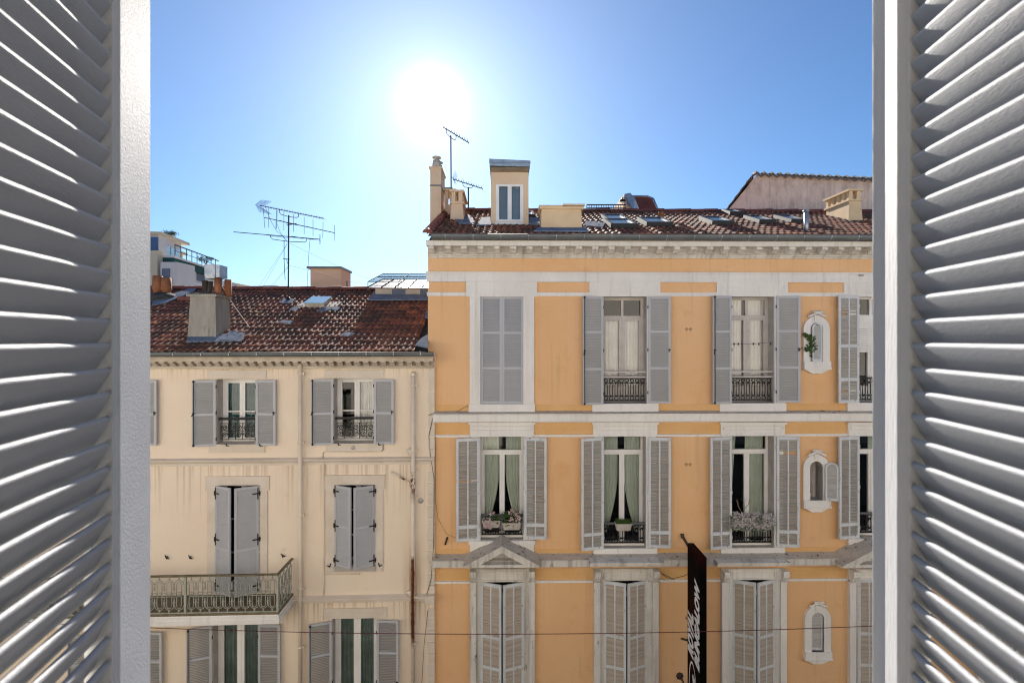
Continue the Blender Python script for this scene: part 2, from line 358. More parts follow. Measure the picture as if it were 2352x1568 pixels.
# translucent corrugated sheet
m_ = bpy.data.materials.new("plastic_sheet"); m_.use_nodes = True
n_ = m_.node_tree.nodes; k_ = m_.node_tree.links
tl = n_.new("ShaderNodeBsdfTranslucent"); tl.inputs[0].default_value = (0.9, 0.82, 0.72, 1)
df = n_["Principled BSDF"]; df.inputs[0].default_value = (0.8, 0.76, 0.70, 1); df.inputs["Roughness"].default_value = 0.3
xs = n_.new("ShaderNodeMixShader"); xs.inputs[0].default_value = 0.6
k_.new(tl.outputs[0], xs.inputs[1]); k_.new(df.outputs[0], xs.inputs[2]); k_.new(xs.outputs[0], n_["Material Output"].inputs[0])
MATS["plastic_sheet"] = m_

# ------------------------------------------------------------------ shared builders
def wall_grid(mb, u0, u1, z0, z1, holes, v=0.0, depth=0.3, m=0, mr=1, reveal=True):
    us = sorted({u0, u1, *[h[0] for h in holes], *[h[1] for h in holes]})
    zs = sorted({z0, z1, *[h[2] for h in holes], *[h[3] for h in holes]})
    us = [x for x in us if u0 <= x <= u1]; zs = [x for x in zs if z0 <= x <= z1]
    for a, b in zip(us, us[1:]):
        run = None
        for c, d in zip(zs, zs[1:]):
            cu, cz = (a+b)/2, (c+d)/2
            if any(h[0] < cu < h[1] and h[2] < cz < h[3] for h in holes):
                if run: mb.quad((a, v, run[0]), (b, v, run[0]), (b, v, run[1]), (a, v, run[1]), m); run = None
            else: run = (run[0] if run else c, d)
        if run: mb.quad((a, v, run[0]), (b, v, run[0]), (b, v, run[1]), (a, v, run[1]), m)
    if reveal:
        for a, b, c, d in holes:
            e = v + depth
            mb.quad((a, v, c), (a, v, d), (a, e, d), (a, e, c), mr); mb.quad((b, v, d), (b, v, c), (b, e, c), (b, e, d), mr)
            mb.quad((a, v, d), (b, v, d), (b, e, d), (a, e, d), mr); mb.quad((b, v, c), (a, v, c), (a, e, c), (b, e, c), mr)

LEAF = {}
def leaf_mesh(kind, W, H, outer, rails, pitch, mull, mats, seed=0, broken=0.0, wid=0.055):
    key = (kind, round(W, 2), round(H, 2), outer, seed)
    if key in LEAF: return LEAF[key]
    mb = MB(); T = 0.018; r = random.Random(seed)
    mb.box(0, wid, -T, T, 0, H); mb.box(W-wid, W, -T, T, 0, H)
    edges = [0] + [f*H for f in rails] + [H]
    rh = 0.05 if kind == 'new' else 0.07
    mb.box(wid, W-wid, -T+.001, T-.001, 0, rh); mb.box(wid, W-wid, -T+.001, T-.001, H-rh, H)
    for f in rails: mb.box(wid, W-wid, -T+.001, T-.001, f*H-rh/2, f*H+rh/2)
    if mull: mb.box(W/2-.016, W/2+.016, -T-.002, T+.002, rh, H-rh)
    for i in range(len(edges)-1):
        a = edges[i] + (rh if i == 0 else rh/2); b = edges[i+1] - (rh if i == len(edges)-2 else rh/2)
        n = max(3, int((b-a)/pitch)); p = (b-a)/n
        for j in range(n):
            zc = a + (j+.5)*p
            if r.random() < broken: continue
            jit = r.uniform(-.006, .006) if kind == 'old' else 0
            tl_ = r.uniform(-.004, .004) if kind == 'old' else 0
            h = p*0.56; th = 0.007; dy = 0.013
            segs = [(wid, W/2-.016), (W/2+.016, W-wid)] if mull else [(wid, W-wid)]
            for x0, x1 in segs:
                zo, zi = zc - h + jit, zc + h + jit      # outer low, inner high
                yo, yi = outer*dy, -outer*dy
                V = []
                for x, dz in ((x0, 0), (x1, tl_)):
                    V += [(x, yo, zo+dz), (x, yo, zo+th+dz), (x, yi, zi+dz), (x, yi, zi-th+dz)]
                mb.add(V, [(0,1,2,3), (7,6,5,4), (0,4,5,1), (1,5,6,2), (2,6,7,3), (3,7,4,0)], 1)
    LEAF[key] = mb.mesh("shutter", mats); return LEAF[key]

def leaf(root, F, hinge_px, top_py, bot_py, side, state, ang, kind='new', W=0.49, seed=0, rails=(0.33, 0.66), broken=0.0, rod=False, label=None, d0=0.035, hinges=False, slatmat=None):
    """side -1: left leaf, +1: right leaf; state 'open' or 'ajar'"""
    u = F.u(hinge_px); zt, zb = F.z(hinge_px, top_py), F.z(hinge_px, bot_py); H = zt - zb
    outer = -1 if side < 0 else 1
    mats = {'new': ["grey_shutter", "grey_slats"], 'old': ["peeling_white", slatmat or "peeling_shaded_slats"]}[kind]
    me = leaf_mesh(kind + (slatmat or ''), W, H, outer, rails, 0.036 if kind == 'new' else 0.034, kind == 'old', mats, seed, broken)
    if state == 'open': phi = math.pi + ang if side < 0 else -ang
    else: phi = -ang if side < 0 else math.pi + ang
    o = bpy.data.objects.new("shutter", me); COL.objects.link(o); o.parent = root
    o.location = (u, -d0, zb); o.rotation_euler = (0, 0, phi)
    if label: o["label"] = label
    cam_side = 1 if (state == 'open') == (side < 0) else -1     # local y towards the street
    if rod:
        mb = MB(); x = W-0.035
        mb.tube([(x, cam_side*.034, 0.0), (x, cam_side*.034, H)], 0.009, 6)
        for z in (0.03, H*.5, H-.03): mb.box(x-.02, x+.02, cam_side*.018, cam_side*.04, z-.015, z+.015)
        mb.tube([(x, cam_side*.04, H*.5), (x+.03, cam_side*.06, H*.46)], .012, 5)
        q = mb.build("bolt_rod", ["black_iron"], o)
    elif state == 'open' and kind == 'new':
        mb = MB(); mb.box(W-.05, W-.005, cam_side*.018, cam_side*.035, H*.5-.012, H*.5+.012); mb.box(W-.05, W-.035, cam_side*.02, cam_side*.045, H*.5-.05, H*.5+.03)
        mb.build("latch", ["black_iron"], o)
    if hinges:
        mb = MB()
        for z in (H*.07, H*.5, H*.93):
            mb = MB(); mb.box(-.03, .13, cam_side*.018, cam_side*.026, z-.014, z+.014); mb.box(.012, .034, cam_side*.018, cam_side*.028, z-.13, z+.13)
            mb.tube([(-.01, cam_side*.02, z-.05), (-.01, cam_side*.02, z+.05)], .014, 6)
            mb.build("hinge", ["black_iron"], o)
    elif kind == 'old' or state == 'open':
        mb = MB()
        for z in (H*.1, H*.5, H*.9):
            mb = MB(); mb.tube([(-.004, cam_side*.012, z-.035), (-.004, cam_side*.012, z+.035)], .013, 6)
            mb.build("hinge", ["black_iron" if kind == 'new' else "peeling_white"], o)
    return o

def curtain(mb, u0, u1, z0, z1, v, edge=None, side=0, folds=9, amp=0.022, m=0):
    """edge(t) = share of the width covered at height t (0 top..1 bottom); side -1 hangs from the left, 1 from the right, 0 both"""
    nx, nz = folds*6, 14
    V = []; F = []
    for j in range(nz+1):
        t = j/nz; z = z1 + (z0-z1)*t
        e = edge(t) if edge else 1.0
        for i in range(nx+1):
            s = i/nx
            if side > 0: u = u1 - (1-s)*(u1-u0)*e
            else: u = u0 + s*(u1-u0)*e
            V.append((u, v + amp*math.sin(s*folds*6.28 + 0.7*math.sin(5*t) + 1.3*math.sin(s*9)) * (0.6+0.5*t), z))
    for j in range(nz):
        for i in range(nx):
            a = j*(nx+1)+i; F.append((a, a+1, a+nx+2, a+nx+1))
    mb.add(V, F, m, True)

def window(root, r, v, fm="window_white", transom=None, mull=0.11, bars=(), kick=0.0, curt=None, gl="pane_glass", fw=0.06, double=True, lowcurt=False):
    """r=(u0,u1,z0,z1) opening; v depth of the frame; transom = height from the top; bars = extra glazing bars as share of lower sash height"""
    u0, u1, z0, z1 = r; c = (u0+u1)/2
    f = MB(); g = MB()
    f.box(u0, u0+fw, v, v+.05, z0, z1); f.box(u1-fw, u1, v, v+.05, z0, z1)
    f.box(u0+fw, u1-fw, v+.001, v+.05, z1-fw, z1); f.box(u0+fw, u1-fw, v+.001, v+.05, z0, z0+fw)
    zt = z1-fw
    if transom:
        zt = z1-transom; f.box(u0+fw-.002, u1-fw+.002, v-.02, v+.05, zt-.045, zt+.035)
        if double is True and mull > .12: f.box(c-.03, c+.03, v-.003, v+.05, zt+.035, z1-fw)
        g.quad((u0+fw, v+.03, zt), (u1-fw, v+.03, zt), (u1-fw, v+.03, z1-fw), (u0+fw, v+.03, z1-fw)); zt -= .045
    f.box(c-mull/2, c+mull/2, v-.006, v+.05, z0+fw, zt); f.box(c-.012, c+.012, v-.014, v-.006, z0+fw, zt)
    for s in (-1, 1):      # sash stiles
        e = u0+fw if s < 0 else u1-fw
        f.box(e, e - s*.035, v-.004, v+.046, z0+fw, zt)
    f.box(u0+fw, u1-fw, v-.003, v+.045, zt-.035, zt+.001)
    if kick: f.box(u0+fw, u1-fw, v-.002, v+.04, z0+fw, z0+fw+kick); 
    for b in bars:
        zb = z0 + (zt-z0)*b; f.box(u0+fw, u1-fw, v-.002, v+.04, zb-.014, zb+.014)
    g.quad((u0+fw, v+.032, z0+fw+kick), (u1-fw, v+.032, z0+fw+kick), (u1-fw, v+.032, zt), (u0+fw, v+.032, zt))
    fo = f.build("window", [fm], root)
    g.build("pane", [gl], fo)
    if curt:
        mb = MB(); vv = v + .12
        if lowcurt: z1 = zt
        cm, mode = curt
        if mode == 'tied':
            e = lambda t: 0.95 - 0.12*t + 0.06*math.sin(3*t) - (0.5*max(0, (t-.45)/.55)**1.6)
            curtain(mb, u0+.02, c-.05, z0+.22, z1-.02, vv, e, -1, 5, .02); curtain(mb, c+.07, u1-.02, z0+.22, z1-.02, vv, e, 1, 5, .02)
        elif mode == 'full': curtain(mb, u0+.02, u1-.02, z0+.05, z1-.02, v+.08, None, 0, 12, .02)
        elif mode == 'parted':
            vv = v+.08
            curtain(mb, u0+.02, c-.08, z0+.08, z1-.02, vv, None, -1, 5, .02); curtain(mb, c-.02, u1-.02, z0+.08, z1-.02, vv, lambda t: .92, 1, 6, .02)
        elif mode == 'half':
            curtain(mb, c+.02, u1-.02, z0+.08, z1-.02, vv, None, 1, 7, .02)
        elif mode == 'wide':
            e = lambda t: 0.55 - .3*t
            curtain(mb, u0+.02, c+.04, z0+.22, z1-.02, vv, e, -1, 4, .02); curtain(mb, c+.02, u1-.05, z0+.1, z1-.02, vv, None, 1, 6, .02)
        mb.build("curtain", [cm], fo)
    return fo

def window_rail(root, u0, u1, z0, z1, v, style='rings', bars='black', z2=None):
    mb = MB(); r = 0.0115
    if style == 'rings':
        mb.tube([(u0, v, z1), (u1, v, z1)], .018, 4); mb.tube([(u0, v, z0), (u1, v, z0)], .018, 4)
        n = 8; p = (u1-u0)/n; rr = p*.36
        mb.tube([(u0, v, z0+2*rr+.02), (u1, v, z0+2*rr+.02)], r, 4); mb.tube([(u0, v, z1-2*rr-.02), (u1, v, z1-2*rr-.02)], r, 4)
        for i in range(n):
            x = u0 + (i+.5)*p
            mb.circ(x, v, z0+rr+.01, rr, r, n=10); mb.circ(x, v, z1-rr-.01, rr, r, n=10)
            for s in (-1, 1): mb.tube([(x+s*p*.27, v, z0+2*rr+.05), (x+s*p*.27, v, z1-2*rr-.06), (x, v, z1-2*rr-.0)], r, 4)
            mb.tube([(x-p*.27, v, z0+2*rr+.05), (x, v, z0+2*rr), (x+p*.27, v, z0+2*rr+.05)], r, 4)
        mt = ["black_iron"]
    elif style == 'scroll':
        mb.tube([(u0, v, z1), (u1, v, z1)], .009, 4); mb.tube([(u0, v, z0), (u1, v, z0)], .009, 4)
        n = 5; p = (u1-u0)/n; h = z1-z0
        for i in range(n+1): mb.tube([(u0+i*p, v, z0), (u0+i*p, v, z1)], .009, 4)
        rr = random.Random(3)
        for i in range(n):
            x = u0+(i+.5)*p; s = 1 if i % 2 else -1
            for cz, rad, sg in ((z0+h*.72, p*.42, s), (z0+h*.28, p*.42, -s)):
                pts = []
                for q in range(15):
                    a = q/14*4.2*math.pi*.8; ra = rad*(1-q/17); pts.append((x+sg*ra*math.cos(a), v, cz+ra*math.sin(a)*h/p*.45))
                mb.tube(pts, .0105, 4)
            mb.tube([(x-p*.4, v, z0+h*.5), (x, v, z0+h*.58), (x+p*.4, v, z0+h*.5)], .010, 4)
        mt = ["black_iron"]
    o = mb.build("railing", mt, root)
    return o

def bar(root, name, u0, u1, v, z, h, dpt, m):
    mb = MB(); mb.box(u0, u1, v-dpt/2, v+dpt/2, z-h/2, z+h/2); return mb.build(name, [m], root, bevel=.004)

def tile_roof(root, F, u0, u1, ve, vr, ze, slope, tw=0.30, ex=0.29, name="roof", cut=None):
    mb = MB(); L_ = math.hypot(vr-ve, (vr-ve)*slope); cs = (vr-ve)/L_; sn = cs*slope
    rows = int(L_/ex)+1; cols = int((u1-u0)/tw)+1; r = random.Random(5)
    NP = 12
    prof = []
    for i in range(NP+1):
        t = i/NP; ph = (t*2) % 1.0
        h = 0.034*max(0, math.sin(math.pi*min(1, ph/0.62)))**0.8 if ph < .62 else 0.0
        if i == NP: h = 0.0
        prof.append((t, h))
    for j in range(rows):
        s0 = j*ex; s1 = s0+ex+.04
        for i in range(cols):
            a = u0+i*tw + r.uniform(-.006, .006)
            if a + tw > u1 + .02: continue
            if cut and cut(a+tw/2, ve+s0*cs): continue
            j1 = r.uniform(-.006, .010); j2 = r.uniform(-.004, .004); sk = r.uniform(-.006, .006)
            V = []
            for s, base in ((s0, .040+j1), (s1, .010+j2)):
                for t, h in prof:
                    ss = s + (sk*(t-.5) if base > .02 else 0); hh = base + h
                    V.append((a+t*(tw-.004), ve+ss*cs-hh*sn, ze+ss*sn+hh*cs))
            for t, h in prof:
                ss = s0 + sk*(t-.5); hh = .012+j1 + h*.9 - .012
                V.append((a+t*(tw-.004), ve+ss*cs-hh*sn, ze+ss*sn+hh*cs))
            n = NP+1
            Fs = [(k, k+1, n+k+1, n+k) for k in range(NP)] + [(2*n+k, 2*n+k+1, k+1, k) for k in range(NP)]
            mb.add(V, Fs, 0)
    # boarding underneath
    mb.quad((u0, ve+.03, ze-.02), (u1, ve+.03, ze-.02), (u1, vr, ze+(vr-ve-.03)*slope-.02), (u0, vr, ze+(vr-ve-.03)*slope-.02), 1)
    # rear slope
    zr = ze+(vr-ve)*slope
    mb.quad((u0, vr, zr), (u1, vr, zr), (u1, vr+5.5, zr-5.5*slope), (u0, vr+5.5, zr-5.5*slope), 0)
    # ridge tiles
    x = u0; k = 0
    while x < u1-.05:
        x1 = min(x+.40, u1); up = .012*(k % 2)
        pts = []
        for xx, e in ((x, 0.0), (x1+.02, .01)):
            for q in range(7):
                a = math.pi*q/6; rr_ = .12+e+r.uniform(-.002, .002)
                pts.append((xx, vr-rr_*math.cos(a), zr+.02+up+rr_*.75*math.sin(a)))
        mb.add(pts, [(q, q+1, q+8, q+7) for q in range(6)] + [(6,5,4,3,2,1,0)], 2, False)
        x = x1; k += 1
    o = mb.build(name, ["roof_tile", "dark_interior", "ridge_tile"], root)
    return o

class Roof:
    def __init__(s, F, ve, ze, slope): s.F, s.ve, s.ze, s.sl = F, ve, ze, slope
    def zr(s, v): return s.ze + (v-s.ve)*s.sl
    def hit(s, px, py):
        lo, hi = s.ve, 9.0
        for _ in range(50):
            m = (lo+hi)/2; u, z = s.F.at(px, py, -m)
            if z > s.zr(m): lo = m
            else: hi = m
        return s.F.u(px, -lo), lo, s.zr(lo)
    def patch(s, root, pts, lift=.07, m=0):
        V = []; mb = MB()
        for px, py in pts:
            u, v, z = s.hit(px, py); V.append((u, v-lift*.3, z+lift))
        n = len(V); mb.add(V + [(a, b, c-.03) for a, b, c in V], [tuple(range(n))] + [(i, i+n, (i+1) % n+n, (i+1) % n) for i in range(n)], m); mb.build("flashing", ["lead_flashing"], root)

def gutter(root, u0, u1, v, z, r=.085, brackets=None, seams=0.62):
    mb = MB()
    prof = [(v - r*math.cos(a)*1.0, z - r*1.05*math.sin(a)) for a in [math.pi*i/8 for i in range(9)]]
    prof += [(v + (r-.008)*math.cos(math.pi*i/8), z - (r-.008)*math.sin(math.pi*i/8)) for i in range(9)]
    mb.extx(prof, u0, u1, 0)
    mb.tube([(u0, v-r, z), (u1, v-r, z)], .011, 6)
    x = u0 + .3
    while x < u1 and seams:
        mb.extx([(v - (r+.004)*math.cos(math.pi*i/8), z - (r+.004)*1.05*math.sin(math.pi*i/8)) for i in range(9)] + [(v+r*.5, z)], x, x+.012, 1); x += seams
    o = mb.build("gutter", ["zinc", "galvanised"], root)
    if brackets:
        b = MB()
        for x in brackets:
            b.tube([(x, v+r*.9, z+.02), (x+.02, v-r*.5, z+.012), (x+.035, v-r-.014, z-.02), (x+.035, v-r-.012, z-.06)], .011, 5)
        b.build("bracket", ["cream_trim"], o)
    return o

# ------------------------------------------------------------------ street
def ground():
    mb = MB(); mb.quad((-1500, -1500, -.16), (1500, -1500, -.16), (1500, 1500, -.16), (-1500, 1500, -.16)); tag(mb.build("ground", ["paving"]), kind="structure")
    mb = MB(); mb.quad((-300, 1.6, -.14), (300, 1.6, -.14), (300, 10.0, -.14), (-300, 10.0, -.14)); tag(mb.build("road", ["asphalt"]), kind="structure")
    for y0, y1 in ((0.17, 1.6), (9.9, 11.9)):
        mb = MB(); mb.box(-300, 300, y0, y1, -.15, 0.0); tag(mb.build("pavement", ["paving"]), kind="structure")
ground()

# ================================================================== ORANGE BUILDING
ob = empty("orange_building", (O.X0, O.Y0, 0), O.a, label="tall orange stucco building with white window surrounds and a long tiled roof", cat="building")
OU0, OU1 = O.u(983), 15.0
OUL = O.u(996)            # ledges start where the cream neighbour ends
COLS = [1152.5, 1435, 1727, 2018.5, 2310]
HOLE = {}
F2 = [(1103.5, 681, 1202, 927), (1385, 681, 1485, 926), (1677, 680, 1777, 925), (1968.5, 679, 2068, 924), (2260, 679, 2360, 924)]
F1 = [(1104, 1001.5, 1202, 1238), (1385, 1001, 1483, 1257), (1677, 1000, 1777, 1256), (1969, 1000, 2068, 1233), (2260, 1000, 2360, 1256)]
F0 = [(1104, 1333, 1203, 1640), (1386, 1330, 1484, 1640), (1680, 1328, 1777, 1640), (1968, 1327, 2068, 1640), (2260, 1327, 2360, 1640)]
NICHE = [(1858.5, 741, 1886.5, 830), (1857.5, 1057.5, 1886, 1146), (1861, 1403, 1889, 1492)]
def orange_wall():
    holes = [O.rect(r) for r in F2+F1+F0]
    nh = [O.rect(r) for r in NICHE]
    mb = MB()
    ztop = O.z(1400, 560)
    wall_grid(mb, OU0, OU1, -0.16, ztop, holes+nh, 0, .31, 0, 1)
    mb.quad((OU0, 11.4, -.16), (OU0, 0, -.16), (OU0, 0, ztop), (OU0, 11.4, ztop), 0)
    zr = RO.zr(OVR)
    mb.add([(OU0, -.1, ztop), (OU0, OVR, zr-.05), (OU0, 10.8, ztop)], [(0, 2, 1)], 0)
    mb.quad((OU1, 0, -.16), (OU1, 11.4, -.16), (OU1, 11.4, ztop), (OU1, 0, ztop), 0)
    mb.quad((OU1, 11.4, -.16), (OU0, 11.4, -.16), (OU0, 11.4, ztop), (OU1, 11.4, ztop), 0)
    mb.build("wall", ["orange_stucco", "grey_reveal"], ob)
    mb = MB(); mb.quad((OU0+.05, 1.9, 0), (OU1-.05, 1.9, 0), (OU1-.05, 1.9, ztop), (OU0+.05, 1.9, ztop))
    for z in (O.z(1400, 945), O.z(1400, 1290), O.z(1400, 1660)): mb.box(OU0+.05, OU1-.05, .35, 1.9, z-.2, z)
    mb.build("dark_backing", ["dark_interior"], ob)  # dark sheet and slabs, room shade put into their colour
OZE = CZ + (HZ-540)/FPX*10.93
OSL, OVR = .38, 3.33
RO = Roof(O, -.57, OZE, OSL)
orange_wall()

def orange_bands():
    def band(name, y0, y1, d, m, x=1500, u0=OU0, u1=OU1, d0=0):
        z1, z0 = O.z(x, y0, d), O.z(x, y1, d); mb = MB(); mb.box(u0, u1, -d, -d0, z0, z1); return mb.build(name, [m], ob)
    # cornice (one piece of stone with its modillions and mouldings)
    mb = MB()
    e = OU0+.03
    zt, zb = O.z(1500, 553.5, .46), O.z(1500, 565, .46)
    mb.extx([(-.46, zb), (-.46, zt-.02), (-.48, zt), (0.02, zt), (0.02, zb)], e, OU1, 0)
    zm = O.z(1500, 577, .2)
    mb.extx([(-.22, zb), (-.17, zm+.02), (-.13, zm-.02), (0.02, zm-.02), (.02, zb)], e+.01, OU1, 1)
    z2 = O.z(1500, 593, .06)
    h = zm-.02-z2
    mb.extx([(-.13, zm-.02), (-.12, zm-.02-h*.3), (-.09, zm-.02-h*.34), (-.08, zm-.02-h*.62), (-.05, zm-.02-h*.66), (-.04, z2), (.02, z2), (.02, zm-.02)], e+.012, OU1, 1)
    x = 965.0 + 20
    while True:
        u = O.u(x, .3)
        if u > OU1-.2: break
        zc = zb
        mb.extx([(-.40, zc+.0), (-.40, zc-.06), (-.33, zc-.085), (-.27, zc-.13), (-.2, zc-.13), (-.2, zc)], u, u+.13, 1)
        x += 37.4 if x > 800 else 37
    mb.build("cornice", ["white_trim", "stained_trim"], ob)
    mb = MB(); mb.box(OU0+.002, OU1, -.006, 0, O.z(1500, 624.5), O.z(1500, 594)); mb.build("frieze", ["orange_stucco"], ob)
    # architrave band and its fine mouldings
    mb = MB()
    za, zb_ = O.z(1500, 625, .05), O.z(1500, 648, .05)
    mb.box(OU0-.03, OU1, -.05, 0, zb_, za); mb.box(OU0-.04, OU1, -.075, -.05, za-.035, za); mb.box(OU0-.035, OU1, -.062, -.05, za-.07, za-.05)
    mb.box(OU0-.035, OU1, -.06, -.05, zb_+.06, zb_+.085); mb.box(OU0-.035, OU1, -.066, -.05, zb_, zb_+.03)
    # window head blocks joining the band
    for i, c in enumerate(COLS):
        u0, u1 = O.u(c-82), O.u(c+80.5)
        zt = zb_; z1 = O.z(c, 681, .05)
        mb.box(u0, u1, -.045, 0, z1, zt)
        for k in (.06, .10, .14):
            mb.box(u0+k, u1-k, -.053, -.045, zt-k+.012, zt-k+.02); mb.box(u0+k, u0+k+.009, -.053, -.045, z1+.02, zt-k+.012); mb.box(u1-k-.009, u1-k, -.053, -.045, z1+.02, zt-k+.012)
    # thin string under the small panels
    z1, z0 = O.z(1500, 672), O.z(1500, 680.5)
    eds = [OU0-.02]
    for c in COLS: eds += [O.u(c-82), O.u(c+80.5)]
    eds.append(OU1)
    for a, b in zip(eds[0::2], eds[1::2]):
        mb.box(a, b, -.035, 0, z0, z1); mb.box(a, b, -.048, -.035, z1-.025, z1)
    mb.build("architrave", ["white_trim"], ob)
    # sill ledge of the top floor
    mb = MB()
    zt, zb2 = O.z(1500, 949.5, .16), O.z(1500, 967, .14)
    mb.extx([(-.14, zb2), (-.14, zt-.03), (-.17, zt-.02), (-.17, zt), (0, zt+.035), (0, zb2)], OUL, OU1, 0)
    mb.box(OUL, OU1, -.05, 0, zb2-.035, zb2)
    mb.build("ledge", ["white_trim"], ob)
    mb = MB(); mb.quad((OUL, -.172, zt+.003), (OU1, -.172, zt+.003), (OU1, 0, zt+.05), (OUL, 0, zt+.05)); mb.build("ledge_cap", ["ledge_top"], ob)
    mb = MB()
    zt, zb2 = O.z(1500, 1285, .24), O.z(1500, 1301, .24)
    mb.extx([(-.22, zb2), (-.22, zt-.02), (-.25, zt), (-.25, zt+.01), (0, zt+.06), (0, zb2)], OUL, OU1, 0); mb.box(OUL, OU1, -.06, 0, zb2-.04, zb2)
    mb.build("ledge", ["stained_trim"], ob)
    mb = MB(); mb.quad((OUL, -.252, zt+.014), (OU1, -.252, zt+.014), (OU1, 0, zt+.066), (OUL, 0, zt+.066)); mb.build("ledge_cap", ["ledge_top"], ob)
    # ochre fields under the ledges, strings below them
    for (ya, yb, d) in ((971, 996, .008), (1304, 1329, .008), (928, 948, .012), (1258, 1280, .010)):
        mb = MB(); mb.box(OUL, OU1, -d, 0, O.z(1500, yb), O.z(1500, ya)); mb.build("wall_field", ["ochre_stucco"], ob)
    for (ya, yb) in ((996.5, 1002), (1329.5, 1335)):
        z1, z0 = O.z(1500, ya), O.z(1500, yb); ed = [OUL]
        for c in COLS: ed += [O.u(c-73), O.u(c+74)]
        ed.append(OU1)
        for a, b in zip(ed[0::2], ed[1::2]): mb = MB(); mb.box(a, b, -.03, 0, z0, z1); mb.box(a, b, -.042, -.03, z1-.022, z1); mb.build("string_course", ["white_trim"], ob)
orange_bands()

def fillet_frame(mb, u0, u1, z0, z1, v, steps, wdt=.012, pr=.008, bottom=False):
    wdt *= 1.5; pr *= 2
    for s in steps:
        a, b, c, d = u0+s, u1-s, z0, z1-s
        mb.box(a, b, v-pr, v, d-wdt, d); mb.box(a, a+wdt, v-pr, v, c, d-wdt); mb.box(b-wdt, b, v-pr, v, c, d-wdt)
        if bottom: mb.box(a+wdt, b-wdt, v-pr, v, c+s, c+s+wdt)

